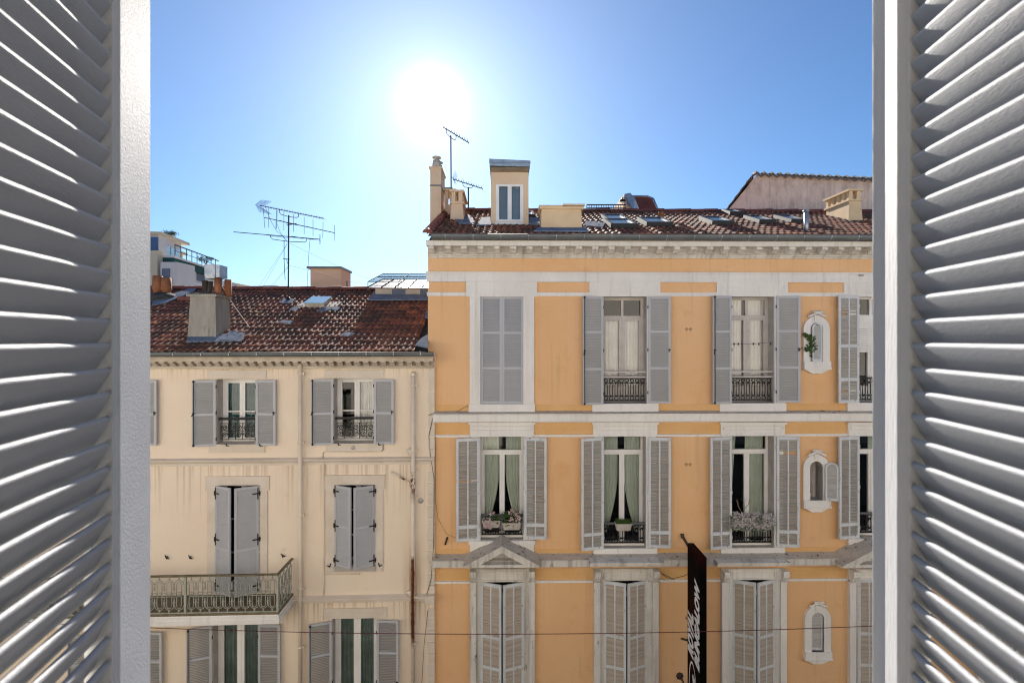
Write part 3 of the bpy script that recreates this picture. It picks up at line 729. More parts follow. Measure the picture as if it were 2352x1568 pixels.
def orange_surrounds():
    for i, c in enumerate(COLS):
        # top floor: side strips + sill block
        r = O.rect(F2[i]); mb = MB()
        uo0, uo1 = O.u(c-73.5), O.u(c+74); zt = O.z(c, 681, .045); zs = r[2]
        mb.box(uo0, r[0], -.042, 0, zs, zt); mb.box(r[1], uo1, -.042, 0, zs, zt); mb.box(r[0], r[1], -.042, 0, r[3], max(zt, r[3]+.01))
        for k in (.05, .085, .12):
            for a in (r[0]-k, r[1]+k-.01): mb.box(a, a+.01, -.052, -.042, zs, r[3]+k)
            mb.box(r[0]-k, r[1]+k, -.058, -.045, r[3]+k-.01+.0, r[3]+k)
        mb.box(uo0-.02, uo1+.02, -.06, 0, O.z(c, 948, .05), zs)
        mb.build("window_surround", ["white_trim"], ob)
        # middle floor
        r = O.rect(F1[i]); mb = MB(); zs = r[2]
        a, b = O.u(c-73), O.u(c+73.5); z1 = O.z(c, 968.5); z0 = r[3]
        mb.box(a, b, -.05, 0, z0, z1); mb.box(a-.03, b+.03, -.09, -.05, z1-.05, z1); fillet_frame(mb, a+.05, b-.05, z0+.14, z1-.09, -.05, (0,), .012, .012, True)
        mb.box(a+.14, b-.14, -.065, -.05, z0+.005, z0+.07)
        mb.box(a+.03, r[0], -.03, 0, zs, z0); mb.box(r[1], b-.03, -.03, 0, zs, z0)
        for k in (.03, .07): mb.box(r[0]-k, r[0]-k+.012, -.042, -.03, zs, z0); mb.box(r[1]+k-.012, r[1]+k, -.042, -.03, zs, z0)
        zl = O.z(c, 1282)
        if i in (0, 3):
            mb.box(a-.03, b+.03, -.10, 0, zs-.09, zs); mb.box(a, b, -.07, 0, zs-.14, zs-.09); mb.box(a, b, -.05, 0, zl, zs-.14)
        else: mb.box(a, b, -.05, 0, zl, zs)
        mb.build("window_surround", ["white_trim"], ob)
        # ground-most visible floor: pilasters, frieze, consoles
        r = O.rect(F0[i]); mb = MB(); a, b = O.u(c-72.5), O.u(c+75)
        zt = O.z(c, 1303); zp = O.z(c, 1334); zb = r[2]-.05
        mb.box(a, b, -.07, 0, r[3]+.005, zt)
        fillet_frame(mb, r[0]+.0, r[1], r[3]+.03, zt-.05, -.07, (0,), .016, .014, True); fillet_frame(mb, r[0]-.05, r[1]+.05, r[3]+.02, zt-.01, -.07, (0,), .012, .010)
        for s, (x0, x1) in ((-1, (a, a+.14)), (1, (b-.14, b))):
            mb.box(x0, x1, -.10, 0, zb, zp); mb.box(x0-.01, x1+.01, -.125, 0, zp, zp+.03)
            mb.box(x0+.005, x1-.005, -.22, -.07, zt-.12, zt); mb.prism([(x0+.03, zt-.10), (x0+.07, zt-.05), (x1-.03, zt-.10)], -.235, -.22)
            mb.extx([(-.07, zt-.28), (-.12, zt-.28), (-.15, zt-.24), (-.16, zt-.20), (-.20, zt-.14), (-.20, zt-.12), (-.07, zt-.12)], x0+.015, x1-.015)
            for q in (.03, .06, .09): mb.box(x0+q-.006, x0+q+.006, -.17, -.145, zt-.25, zt-.12)
        for x0, x1 in ((a+.14, r[0]), (r[1], b-.14)):
            mb.box(x0, x1, -.05, 0, zb, r[3]+.005)
            for k in range(3): xx = x0 + (x1-x0)*(k+.5)/3; mb.box(xx-.006, xx+.006, -.062, -.05, zb, r[3]+.005)
        mb.build("window_surround", ["stained_trim" if i < 2 else "white_trim"], ob)
        # hood
        mb = MB(); cap = MB()
        if i in (0, 3):
            D = .42; zA, zB = O.z(c, 1296.5, D), O.z(c, 1305.5, D)
            hl, hr = O.u(c-82.5, D), O.u(c+83, D)
            mb.extx([(-D, zA), (-D, zB+.02), (-D+.05, zB), (-D+.10, zB-.01), (0, zB-.01), (0, zA)], hl, hr)
            m = (hl+hr)/2; hw = (hr-hl)/2+.03; H = O.z(c, 1253, D) - zA
            # tympanum, raking cornice, sloping top
            mb.add([(m-hw*.75, -.16, zA), (m+hw*.75, -.16, zA), (m, -.16, zA+H*.85)], [(0, 1, 2)])
            for s in (-1, 1):
                t = .115
                p0, p1 = (m+s*hw, zA), (m, zA+H)
                q0, q1 = (m+s*(hw-.33), zA), (m, zA+H-t*1.3)
                Y0, Y1 = -D-.03, -.05
                V = [(p0[0], Y0, p0[1]), (p1[0], Y0, p1[1]), (q1[0], Y0, q1[1]), (q0[0], Y0, q0[1])]
                V += [(x, Y1, z) for x, y, z in V]
                mb.add(V, [(0,1,2,3) if s > 0 else (3,2,1,0), (3,2,6,7) if s > 0 else (7,6,2,3), (0,3,7,4) if s > 0 else (4,7,3,0)])
                V2 = [(x, y+(-.025 if y == Y0 else 0), z) for x, y, z in V]
                k_ = lambda p, f: (m+(p[0]-m)*f, zA+(p[1]-zA)*f)
                a1 = [(p0[0], Y0-.03, p0[1]+.005), (p1[0], Y0-.03, p1[1]+.012), (p1[0], Y0-.03, p1[1]-.04), (p0[0]-s*.12, Y0-.03, p0[1]+.0)]
                mb.add(a1 + [(x, Y0, z) for x, y, z in a1], [(0,1,2,3) if s > 0 else (3,2,1,0), (2,3,7,6), (3,0,4,7)])
                cap.add([(p0[0]+s*.02, Y0-.04, p0[1]+.01), (p1[0], Y0-.04, p1[1]+.02), (p1[0], .0, p1[1]+.085), (p0[0]+s*.02, 0, p0[1]+.075)], [(0,1,2,3) if s < 0 else (3,2,1,0)])
                cap.add([(p0[0]+s*.02, Y0-.04, p0[1]+.01), (p0[0]+s*.02, Y0-.04, p0[1]-.01), (p0[0]+s*.02, 0, p0[1]-.01), (p0[0]+s*.02, 0, p0[1]+.075)], [(0,1,2,3)])
        else:
            D = .40; zA, zB = O.z(c, 1289.5, D), O.z(c, 1301, D)
            hl, hr = O.u(c-79, D), O.u(c+82, D); z2 = O.z(c, 1293.5, D)
            mb.extx([(-D-.05, zA), (-D-.05, z2+.01), (-D, z2), (-D, zB+.01), (-D+.08, zB), (0, zB), (0, zA)], hl, hr)
            zw = O.z(c, 1276.5, 0)
            V = [(hl-.04, -D-.055, zA), (hr+.04, -D-.055, zA), (hr-.05, 0, zw+.02), (hl+.05, 0, zw+.02)]
            cap.add(V, [(0,1,2,3)]); cap.add([V[0], V[3], (hl+.05, 0, zA)], [(0,1,2)]); cap.add([V[1], (hr-.05, 0, zA), V[2]], [(0,1,2)])
        q = mb.build("hood", ["stained_trim"], ob); cap.build("hood_cap", ["ledge_top"], q)
orange_surrounds()

def orange_windows():
    D = .26
    for i, c in enumerate(COLS):
        r = O.rect(F2[i])
        if i > 0:
            cur = {1: ("curtain_cream", 'full'), 2: ("curtain_cream", 'parted'), 3: ("curtain_dark", 'half'), 4: None}[i]
            window(ob, r, D, "old_window" if i < 3 else "window_white", transom=.47, mull=.15, kick=.30, curt=cur, fw=.07, lowcurt=(i == 1))
            zb = r[2]
            window_rail(ob, r[0]+.02, r[1]-.02, zb+.06, zb+.57, .06)
            if i < 3:
                for z in (zb+.60, zb+.72): bar(ob, "handrail", r[0]+.01, r[1]-.01, .05, z, .035, .05, "old_window")
            if i == 3:
                mb = MB()
                mb.box(r[0]+.05, r[1]-.05, D-.06, D-.02, r[3]-.72, r[3]-.45)
                for k in range(12): mb.box(r[0]+.06, r[1]-.06, D-.045, D-.02, r[3]-.72-.05*k-.044, r[3]-.72-.05*k)
                mb.build("roller_blind", ["window_white"], ob)
            if i == 2:
                mb = MB(); z = r[3]-1.08
                mb.tube([(r[0]+.03, .02, z-.02), ((r[0]+r[1])/2, .02, z-.03), (r[1]-.02, .02, z+.02)], .005, 4)
                for q in (.1, .2, .55, .68, .95): mb.box(r[0]+q-.01, r[0]+q+.012, .01, .03, z-.05, z)
                mb.build("washing_line", ["black_iron"], ob)
        r = O.rect(F1[i])
        mode = {0: 'tied', 1: 'tied', 2: 'wide', 3: 'half', 4: 'tied'}[i]
        window(ob, r, D, "window_white", transom=.40, mull=.12, curt=("curtain_green", mode), fw=.045, double=1)
        zb = r[2]
        window_rail(ob, r[0]+.02, r[1]-.02, zb+.10, zb+.52, .05)
        bar(ob, "handrail", r[0]+.01, r[1]-.01, .045, zb+.545, .04, .05, "zinc")
        mb = MB(); mb.box(r[0], r[1], .13, .2, zb, zb+.05); mb.build("window_sill", ["window_white"], ob)
        r = O.rect(F0[i]); window(ob, r, .28, "old_window", transom=.45, mull=.12, curt=None, fw=.06)
orange_windows()

def orange_shutters():
    o = 'open'
    # top floor
    leaf(ob, O, 1103.8, 681, 926.5, -1, 'ajar', 0.0, W=.49, d0=-.02, label="left leaf of the closed grey shutters", rails=(.33, .66))
    leaf(ob, O, 1202.2, 681, 926.5, 1, 'ajar', 0.0, W=.49, d0=-.02, label="right leaf of the closed grey shutters", rails=(.33, .66))
    leaf(ob, O, 1384.6, 681, 928, -1, o, R(10), W=.49, rod=True, rails=(.33, .67), d0=.05); leaf(ob, O, 1487, 681, 925, 1, o, R(4), W=.51, rails=(.33, .67), d0=.05)
    leaf(ob, O, 1677.6, 680, 926, -1, o, R(10), W=.47, rod=True, rails=(.33, .67), d0=.05); leaf(ob, O, 1780, 680, 923, 1, o, R(4), W=.54, rails=(.33, .67), d0=.05)
    leaf(ob, O, 1969, 679, 924, -1, o, R(8), 'old', W=.53, seed=11, rails=(.22, .53), broken=.05, label="peeling white leaf with missing slats", d0=.05)
    leaf(ob, O, 2068, 679, 924, 1, o, R(5), 'old', W=.53, seed=12, rails=(.22, .53), broken=.05, d0=.05)
    # middle floor
    sd = 20
    for i, (hl, hr, yt, yb) in enumerate(((1101.5, 1204, 1003.5, 1238), (1385, 1487.5, 1003, 1258), (1677.5, 1781, 1001, 1256), (1969, 2069, 1000, 1232), (2259, 2361, 1000, 1256))):
        leaf(ob, O, hl, yt, yb, -1, o, R(9), 'old', W=.53, seed=sd+i, rails=(.14,), broken=.004, d0=.06)
        leaf(ob, O, hr, yt, yb-3, 1, o, R(4), 'old', W=.51, seed=sd+9+i, rails=(.14,), broken=.008, d0=.05)
    # lowest floor: ajar
    for i, (hl, hr, yt) in enumerate(((1104.5, 1202.5, 1333.8), (1386.5, 1483.5, 1330.5), (1680.5, 1776.5, 1328.5), (1968.5, 2067.5, 1327.5), (2261, 2359, 1327.5))):
        a = R(20) if i != 3 else R(3)
        leaf(ob, O, hl, yt, 1638, -1, 'ajar', a, 'old', W=.50 if i != 3 else .49, seed=40+i, rails=(.22, .37, .6), slatmat="tan_slats", d0=.03)
        leaf(ob, O, hr, yt, 1638, 1, 'ajar', a, 'old', W=.50 if i != 3 else .49, seed=50+i, rails=(.22, .37, .6), slatmat="tan_slats", d0=.03)
orange_shutters()

def arch(c, hw, zb, zt, n=14, grow=0.0):
    pts = [(c-hw-grow, zb), ]
    zc = zt - hw
    for k in range(n+1):
        a = math.pi - math.pi*k/n; pts.append((c+(hw+grow)*math.cos(a), zc+(hw+grow)*math.sin(a)))
    pts.append((c+hw+grow, zb)); return pts
def niches():
    for i, n in enumerate(NICHE):
        r = O.rect(n); c = (r[0]+r[1])/2; hw = (r[1]-r[0])/2; zb, zt = r[2], r[3]
        mb = MB(); D = .06
        o_ = arch(c, .305, zb, zt+.15)[::-1]; i_ = arch(c, hw, zb, zt)[::-1]
        # widen: outer arch flatter
        mb.ring(o_, i_, -D, 0)
        # cover square corners of the hole above the springing (plate hides them); reveal of the arch
        V = [(x, y, z) for y in (-D+.001, .30) for x, z in i_]; m_n = len(i_)
        mb.add(V, [(k, k+1, k+1+m_n, k+m_n) for k in range(m_n-1)], 1)
        mb.box(c-.31, c+.31, -.10, 0, zb-.14, zb); mb.box(c-.32, c+.32, -.115, -.10, zb-.18, zb-.14); mb.box(c-.31, c+.31, -.10, 0, zb-.18, zb-.14)
        apr = [(-.30, -.18), (-.27, -.19), (-.22, -.215), (-.16, -.25), (-.11, -.275), (-.06, -.28), (-.025, -.265), (0, -.285), (.025, -.265), (.06, -.28), (.11, -.275), (.16, -.25), (.22, -.215), (.27, -.19), (.30, -.18)]
        mb.prism([(c+x, zb+z) for x, z in apr], -.075, 0)
        # carved crest: swags and scrolls
        rr = random.Random(i)
        for k in range(17):
            t = k/16; x = -.19+.38*t; z = zt+.15 + .075 - abs(t-.5)*.17 + rr.uniform(-.008, .008)
            mb.lathe(c+x, -D-.02, [(.001, z-.03), (.022, z-.02), (.03, z), (.022, z+.02), (.001, z+.03)], 7)
        for k in range(9):
            t = k/8; x = -.10+.20*t
            mb.tube([(c+x, -D-.02, zt+.15+.05), (c+x+.012, -D-.045, zt+.15+.085), (c+x, -D-.02, zt+.15+.12)], .014, 5)
        mb.box(c-.055, c+.055, -D-.018, -D, zt+.03, zt+.17)
        for k in range(6): mb.lathe(c+rr.uniform(-.035, .035), -D-.02, [(.001, zt+.06+.012*k), (.014, zt+.068+.012*k), (.001, zt+.082+.012*k)], 6)
        mb.build("niche_surround", ["white_trim", "grey_reveal"], ob)
        # little sash behind
        mb = MB(); mb.box(c-hw, c-hw+.03, .22, .26, zb, zt); mb.box(c+.05, c+.08, .22, .26, zb, zt); mb.box(c-hw, c+hw, .22, .26, zb, zb+.08); mb.box(c-hw, c+hw, .221, .255, (zb+zt)/2-.012, (zb+zt)/2+.012); mb.box(c+.08, c+hw, .21, .27, zb, zt)
        f = mb.build("window", ["old_window"], ob); g = MB(); g.quad((c-hw, .24, zb), (c+hw, .24, zb), (c+hw, .24, zt), (c-hw, .24, zt)); g.build("pane", ["pane_glass"], f)
        # arched shutter leaf
        W_ = 2*hw - .012; H = zt-zb-.01; sb = MB(); hh = W_/2
        oo = arch(hh, hh, 0, H, 10)[::-1]; ii = arch(hh, hh-.038, .06, H-.038, 10)[::-1]
        sb.ring(oo, ii, -.016, .016)
        z = .075
        while z < H-.06:
            dz = max(0, z-(H-hh)); xr = hh-.038; half = math.sqrt(max(0, xr*xr-dz*dz))
            if half > .02: sb.add([(hh-half, -.012, z-.012), (hh+half, -.012, z-.012), (hh+half, .010, z+.012), (hh-half, .010, z+.012), (hh-half, -.012, z-.006), (hh+half, -.012, z-.006), (hh+half, .010, z+.018), (hh-half, .010, z+.018)], [(0,1,2,3), (7,6,5,4), (0,4,5,1), (3,2,6,7)], 1)
            z += .032
        o = sb.build("shutter", ["peeling_white", "peeling_shaded_slats" if i else "peeling_white"], ob)
        if i == 0: o.location = (r[1]-.004, -.03, zb+.005); o.rotation_euler = (0, 0, math.pi+R(13)); o["label"] = "arched little shutter standing slightly open"
        elif i == 1: o.location = (r[1]+.03, -.10, zb+.0); o.rotation_euler = (0, 0, -R(8)); o["label"] = "arched little shutter folded back on the wall"
        else: o.location = (r[0]+.006, -.0, zb+.005); o["label"] = "closed arched little shutter"
niches()

def orange_small():
    for (px, py) in ((1577, 756), (1586, 756), (1576, 1066), (1585, 1066), (1577, 1418)):
        mb = MB(); u, z = O.at(px, py)
        for k in range(4):
            a = k*math.pi/2; mb.box(u+.025*math.cos(a)-.010, u+.025*math.cos(a)+.010, -.008, 0, z+.025*math.sin(a)-.010, z+.025*math.sin(a)+.010)
        mb.build("vent_grille", ["black_iron"], ob)
    mb = MB(); zz = O.z(2100, 632, .1); u = O.u(1978, .1); mb.tube([(u-.04, -.08, zz), (u+.03, -.14, zz-.01)], .022, 8); mb.build("camera_housing", ["planter_white"], ob)
    mb = MB(); a = O.at(1028, 1232); b = O.at(1023, 1248)
    mb.tube([(a[0], -.02, a[1]), (b[0], -.06, b[1])], .022, 5); mb.build("iron_stub", ["black_iron"], ob)
    # loose cables on the wall
    def cable(pts, m="cable_dark", r=.006, name="wall_cable", d=.03):
        mb = MB(); mb.tube([(O.u(x, d), -d, O.z(x, y, d)) for x, y in pts], r, 4); mb.build(name, [m], ob)
    cable([(1001, 1000), (1000, 1150), (1006, 1190), (1025, 1225), (1052, 1237)], r=.0035)
    cable([(990, 955), (1010, 951), (1050, 944), (1078, 930)])
    cable([(1517, 1313), (1530, 1325), (1550, 1331), (1578, 1331)])
    cable([(1520, 1316), (1545, 1328), (1570, 1322), (1579, 1318)])
    cable([(1362, 1262), (1350, 1280), (1349, 1350), (1345, 1450), (1341, 1560)], "cable_white", .004)
orange_small()

# roof
def verge_cut(u, v): return False
tile_roof(ob, O, OU0+.06, OU1, RO.ve, OVR, OZE, OSL, name="roof")
gutter(ob, OU0+.17, OU1, -.62, CZ+(HZ-540)/FPX*10.88, r=.10, seams=.6)
def verge():
    mb = MB(); r = random.Random(2)
    for k in range(18):
        v0 = -.60 + k*.33; v1 = v0+.36
        if v1 > OVR+.1: break
        z0, z1 = RO.zr(v0), RO.zr(v1); u = OU0+.08
        pts = []
        for v, z, e in ((v0, z0+.05, .012), (v1, z1+.02, 0)):
            for q in range(7):
                a = math.pi*q/6; pts.append((u-(.10+e)*math.cos(a), v-.3*e, z+(.085+e)*math.sin(a)))
        mb.add(pts, [(q, q+7, q+8, q+1) for q in range(6)] + [(0,1,2,3,4,5,6)])
    mb.build("verge_tiles", ["ridge_tile"], ob)
verge()

def block(root, F, name, px0, px1, pytop, pybot, Y, depth, m, taper=0.0, zbot=None, parent=None):
    """box whose front face stands at distance Y; returns local u0,u1,v0,v1,z0,z1"""
    v = Y - F.Y0
    u0, u1 = F.u(px0, -v), F.u(px1, -v); z1 = F.z((px0+px1)/2, pytop, -v); z0 = F.z((px0+px1)/2, pybot, -v) if zbot is None else zbot
    mb = MB(); t = taper
    mb.add([(u0-t, v-t, z0), (u1+t, v-t, z0), (u1+t, v+depth, z0), (u0-t, v+depth, z0), (u0, v, z1), (u1, v, z1), (u1, v+depth-t, z1), (u0, v+depth-t, z1)],
           [(0,3,2,1), (4,5,6,7), (0,1,5,4), (1,2,6,5), (2,3,7,6), (3,0,4,7)])
    o = mb.build(name, [m], root)
    return o, (u0, u1, v, v+depth, z0, z1)

def orange_roof_things():
    # tall party-wall chimney
    o, b = block(ob, O, "chimney", 988, 1013, 387, 540, 13.6, .85, "peach_render")
    mb = MB(); mb.box(b[0]-.03, b[1]+.03, b[2]-.03, b[3]+.03, b[5], b[5]+.045); mb.build("chimney_cap", ["peach_render"], o)
    mb = MB(); z = O.z(1000, 426, -2.1); mb.box(b[0]-.006, b[1]+.006, b[2]-.006, b[3]+.006, z-.018, z+.018); mb.build("metal_band", ["zinc"], o)
    for dv in (.22, .62):
        mb = MB(); cx, cy = (b[0]+b[1])/2, b[2]+dv; zt = b[5]+.045; h = .36
        mb.lathe(cx, cy, [(.145, zt), (.10, zt+h*.68), (.065, zt+h*.72), (.065, zt+h*.82), (.12, zt+h*.86), (.12, zt+h*.93), (.06, zt+h)], 14); mb.build("chimney_pot", ["grey_render" if dv > .3 else "cornice_stone"], o)
    # arcaded chimneys behind it
    def arcaded(px0, px1, ytop, ybody, ybase, Y, dep, m, npil, label=None, nside=2):
        o, b = block(ob, O, "chimney", px0, px1, ybody, ybase, Y, dep, m, taper=.035)
        u0, u1, v0, v1, z0, z1 = b; zt = O.z((px0+px1)/2, ytop, -(Y-O.Y0))
        mb = MB(); e = .035
        mb.box(u0-e, u1+e, v0-e, v1+e, z1, z1+.05); mb.box(u0-.05, u1+.05, v0-.05, v1+.05, zt-.05, zt)
        pw_ = .10
        for k in range(npil):
            x = u0 + (u1-u0-pw_)*k/(npil-1)
            mb.box(x, x+pw_, v0, v0+pw_, z1+.05, zt-.05); mb.box(x, x+pw_, v1-pw_, v1, z1+.05, zt-.05)
        for k in range(1, nside):
            y = v0 + (v1-v0-pw_)*k/nside
            for x in (u0, u1-pw_): mb.box(x, x+pw_, y, y+pw_, z1+.05, zt-.05)
        mb.build("chimney_cap", [m], o)
        if label: o["label"] = label
        return b
    arcaded(1037, 1062, 437, 468, 510, RO.hit(1050, 509)[1]+11.5, 1.15, "peach_render", 2, nside=3)
    o, b = block(ob, O, "chimney", 1022, 1040, 470, 505, 13.9, .8, "peach_render", 0.0)
    mb = MB(); mb.box(b[0]-.04, b[1]+.1, b[2]-.04, b[3], b[5]+.38, b[5]+.43)
    for x in (b[0], b[1]-.09): mb.box(x, x+.09, b[2], b[2]+.09, b[5], b[5]+.38)
    mb.build("chimney_cap", ["yellow_render"], o)
    arcaded(1950, 1977, 435, 462, 513, RO.hit(1962, 511)[1]+11.5, .95, "yellow_render", 2, "ochre chimney with an arcaded cap", nside=4)
    # wide ochre chimney
    o, b = block(ob, O, "chimney", 1244, 1335, 481, 535, RO.hit(1290, 531)[1]+11.5, .55, "yellow_render", .02)
    mb = MB(); mb.box(b[0]-.05, b[1]+.05, b[2]-.05, b[3]+.05, b[5], b[5]+.055)
    mb.extx([(b[2]-.07, b[5]+.055), (b[2]-.06, b[5]+.085), (b[3]+.06, b[5]+.085), (b[3]+.06, b[5]+.055)], b[0]-.06, (b[0]+b[1])/2+.02); mb.extx([(b[2]-.07, b[5]+.07), (b[2]-.06, b[5]+.115), (b[3]+.06, b[5]+.105), (b[3]+.06, b[5]+.07)], (b[0]+b[1])/2+.02, b[1]+.07)
    mb.build("chimney_cap", ["yellow_render"], o)
    # dormer tower
    Y = RO.hit(1170, 519)[1]+11.5; v = Y-O.Y0
    u0, u1 = O.u(1127.5, -v), O.u(1214, -v); zt = O.z(1170, 384, -v); z0 = RO.zr(v)-.1; dv = 1.6
    wr = (O.u(1139, -v), O.u(1202, -v), O.z(1170, 509, -v), O.z(1170, 423.6, -v))
    mb = MB(); wall_grid(mb, u0, u1, z0, zt, [wr], v, .10, 0, 0)
    mb.quad((u0, v+dv, z0), (u0, v, z0), (u0, v, zt), (u0, v+dv, zt)); mb.quad((u1, v, z0), (u1, v+dv, z0), (u1, v+dv, zt), (u1, v, zt)); mb.quad((u1, v+dv, z0), (u0, v+dv, z0), (u0, v+dv, zt), (u1, v+dv, zt)); mb.quad((u0, v, zt), (u1, v, zt), (u1, v+dv, zt), (u0, v+dv, zt))
    d = mb.build("dormer", ["peach_render"], ob)
    mb = MB(); zc = O.z(1170, 367, -v+.1)
    mb.add([(u0-.03, v-.10, zt+.0), (u1+.03, v-.10, zt-.02), (u1+.03, v+dv, zt-.02), (u0-.03, v+dv, zt), (u0-.04, v-.11, zc+.02), (u1+.04, v-.11, zc-.02), (u1+.04, v+dv+.05, zc-.02), (u0-.04, v+dv+.05, zc+.02)], [(0,3,2,1), (4,5,6,7), (0,1,5,4), (1,2,6,5), (2,3,7,6), (3,0,4,7)])
    mb.box(u0-.045, u1+.045, v-.125, v-.11, (zt+zc)/2-.012, (zt+zc)/2+.012); mb.build("dormer_roof", ["galvanised"], d)
    mb = MB(); mb.box(u0, u1, v-.05, v-.002, zt-.12, zt-.02); mb.build("wood_fascia", ["wood_plank"], d)
    f = MB(); a, b_, c_, e = wr; m = (a+b_)/2; q = v-.01
    f.box(a, a+.05, q, q+.08, c_, e); f.box(b_-.05, b_, q, q+.08, c_, e); f.box(a+.05, b_-.05, q+.001, q+.08, e-.05, e); f.box(a+.05, b_-.05, q+.001, q+.08, c_, c_+.05); f.box(m-.05, m+.05, q-.006, q+.08, c_+.05, e-.05)
    for s, x in ((1, a+.05), (-1, b_-.05)): f.box(x, x+s*.03, q-.003, q+.07, c_+.05, e-.05)
    f.box(a-.02, b_+.02, q-.03, q, c_-.08, c_-.02)
    fo = f.build("dormer_window", ["window_white"], d)
    g = MB(); g.quad((a+.04, q+.05, c_+.04), (b_-.04, q+.05, c_+.04), (b_-.04, q+.05, e-.04), (a+.04, q+.05, e-.04)); g.build("pane", ["pane_glass"], fo)
    g = MB(); g.quad((a+.0, q+.09, c_), (b_, q+.09, c_), (b_, q+.09, e), (a, q+.09, e)); g.build("blind", ["dormer_blind"], fo)
    # flashings
    mb = ob
    RO.patch(mb, [(1054, 518), (1090, 518), (1086, 505), (1075, 497), (1040, 505)], .06); RO.patch(mb, [(1095, 523), (1128, 523), (1126, 505), (1108, 506)], .075)
    RO.patch(mb, [(1214, 521), (1240, 523), (1243, 508), (1216, 505)], .075); RO.patch(mb, [(1225, 538), (1352, 539), (1343, 529), (1238, 529)], .08)
    RO.patch(mb, [(1340, 524), (1384, 528), (1390, 518), (1345, 514)], .07)
    # skylights
    def skylight(px, py, wpx, L_, up=.10, mt="skylight_frame", gl_="skylight_glass"):
        u, v, z = RO.hit(px, py); wd = wpx/FPX*(v+O.Y0)
        cs = 1/math.hypot(1, RO.sl); sn = cs*RO.sl
        f = MB()
        def pt(a, s, h): return (u+a, v+s*cs-h*sn, z+s*sn+h*cs)
        def slab(a0, a1, s0, s1, h0, h1, m=0):
            f.add([pt(a0,s0,h0), pt(a1,s0,h0), pt(a1,s1,h0), pt(a0,s1,h0), pt(a0,s0,h1), pt(a1,s0,h1), pt(a1,s1,h1), pt(a0,s1,h1)], [(0,3,2,1),(4,5,6,7),(0,1,5,4),(1,2,6,5),(2,3,7,6),(3,0,4,7)], m)
        slab(-wd/2, wd/2, 0, .07, .0, up+.05); slab(-wd/2, wd/2, L_-.07, L_, 0, up+.05); slab(-wd/2, -wd/2+.07, .07, L_-.07, 0, up+.05); slab(wd/2-.07, wd/2, .07, L_-.07, 0, up+.05)
        o = f.build("skylight", [mt], ob)
        f = MB(); slab(-wd/2+.06, wd/2-.06, .06, L_-.06, up, up+.03); f.build("pane", [gl_], o)
    for px, py, wp, L_ in ((1433, 528, 62, .95), (1420, 516, 50, .95), (1515, 524, 62, .95), (1660, 521, 52, .9), (1690, 498, 30, .6), (1762, 518, 40, .9), (1835, 517, 40, .9), (1218, 505, 20, .8)):
        skylight(px, py, wp, L_)
    # grey vent pipe, clay pot
    u, v, z = RO.hit(1852, 533); mb = MB(); zt = O.z(1852, 486, -v); mb.tube([(u, v, z-.1), (u, v, zt)], .05, 10); mb.tube([(u, v, zt-.0), (u, v, zt+.03)], .075, 10); mb.build("vent_pipe", ["galvanised"], ob)
    u, v, z = RO.hit(1519, 507); mb = MB(); mb.lathe(u, v, [(.07, z-.1), (.06, z+.15), (.08, z+.18), (.08, z+.23), (.05, z+.24)], 10); mb.build("clay_vent", ["terracotta"], ob)
orange_roof_things()

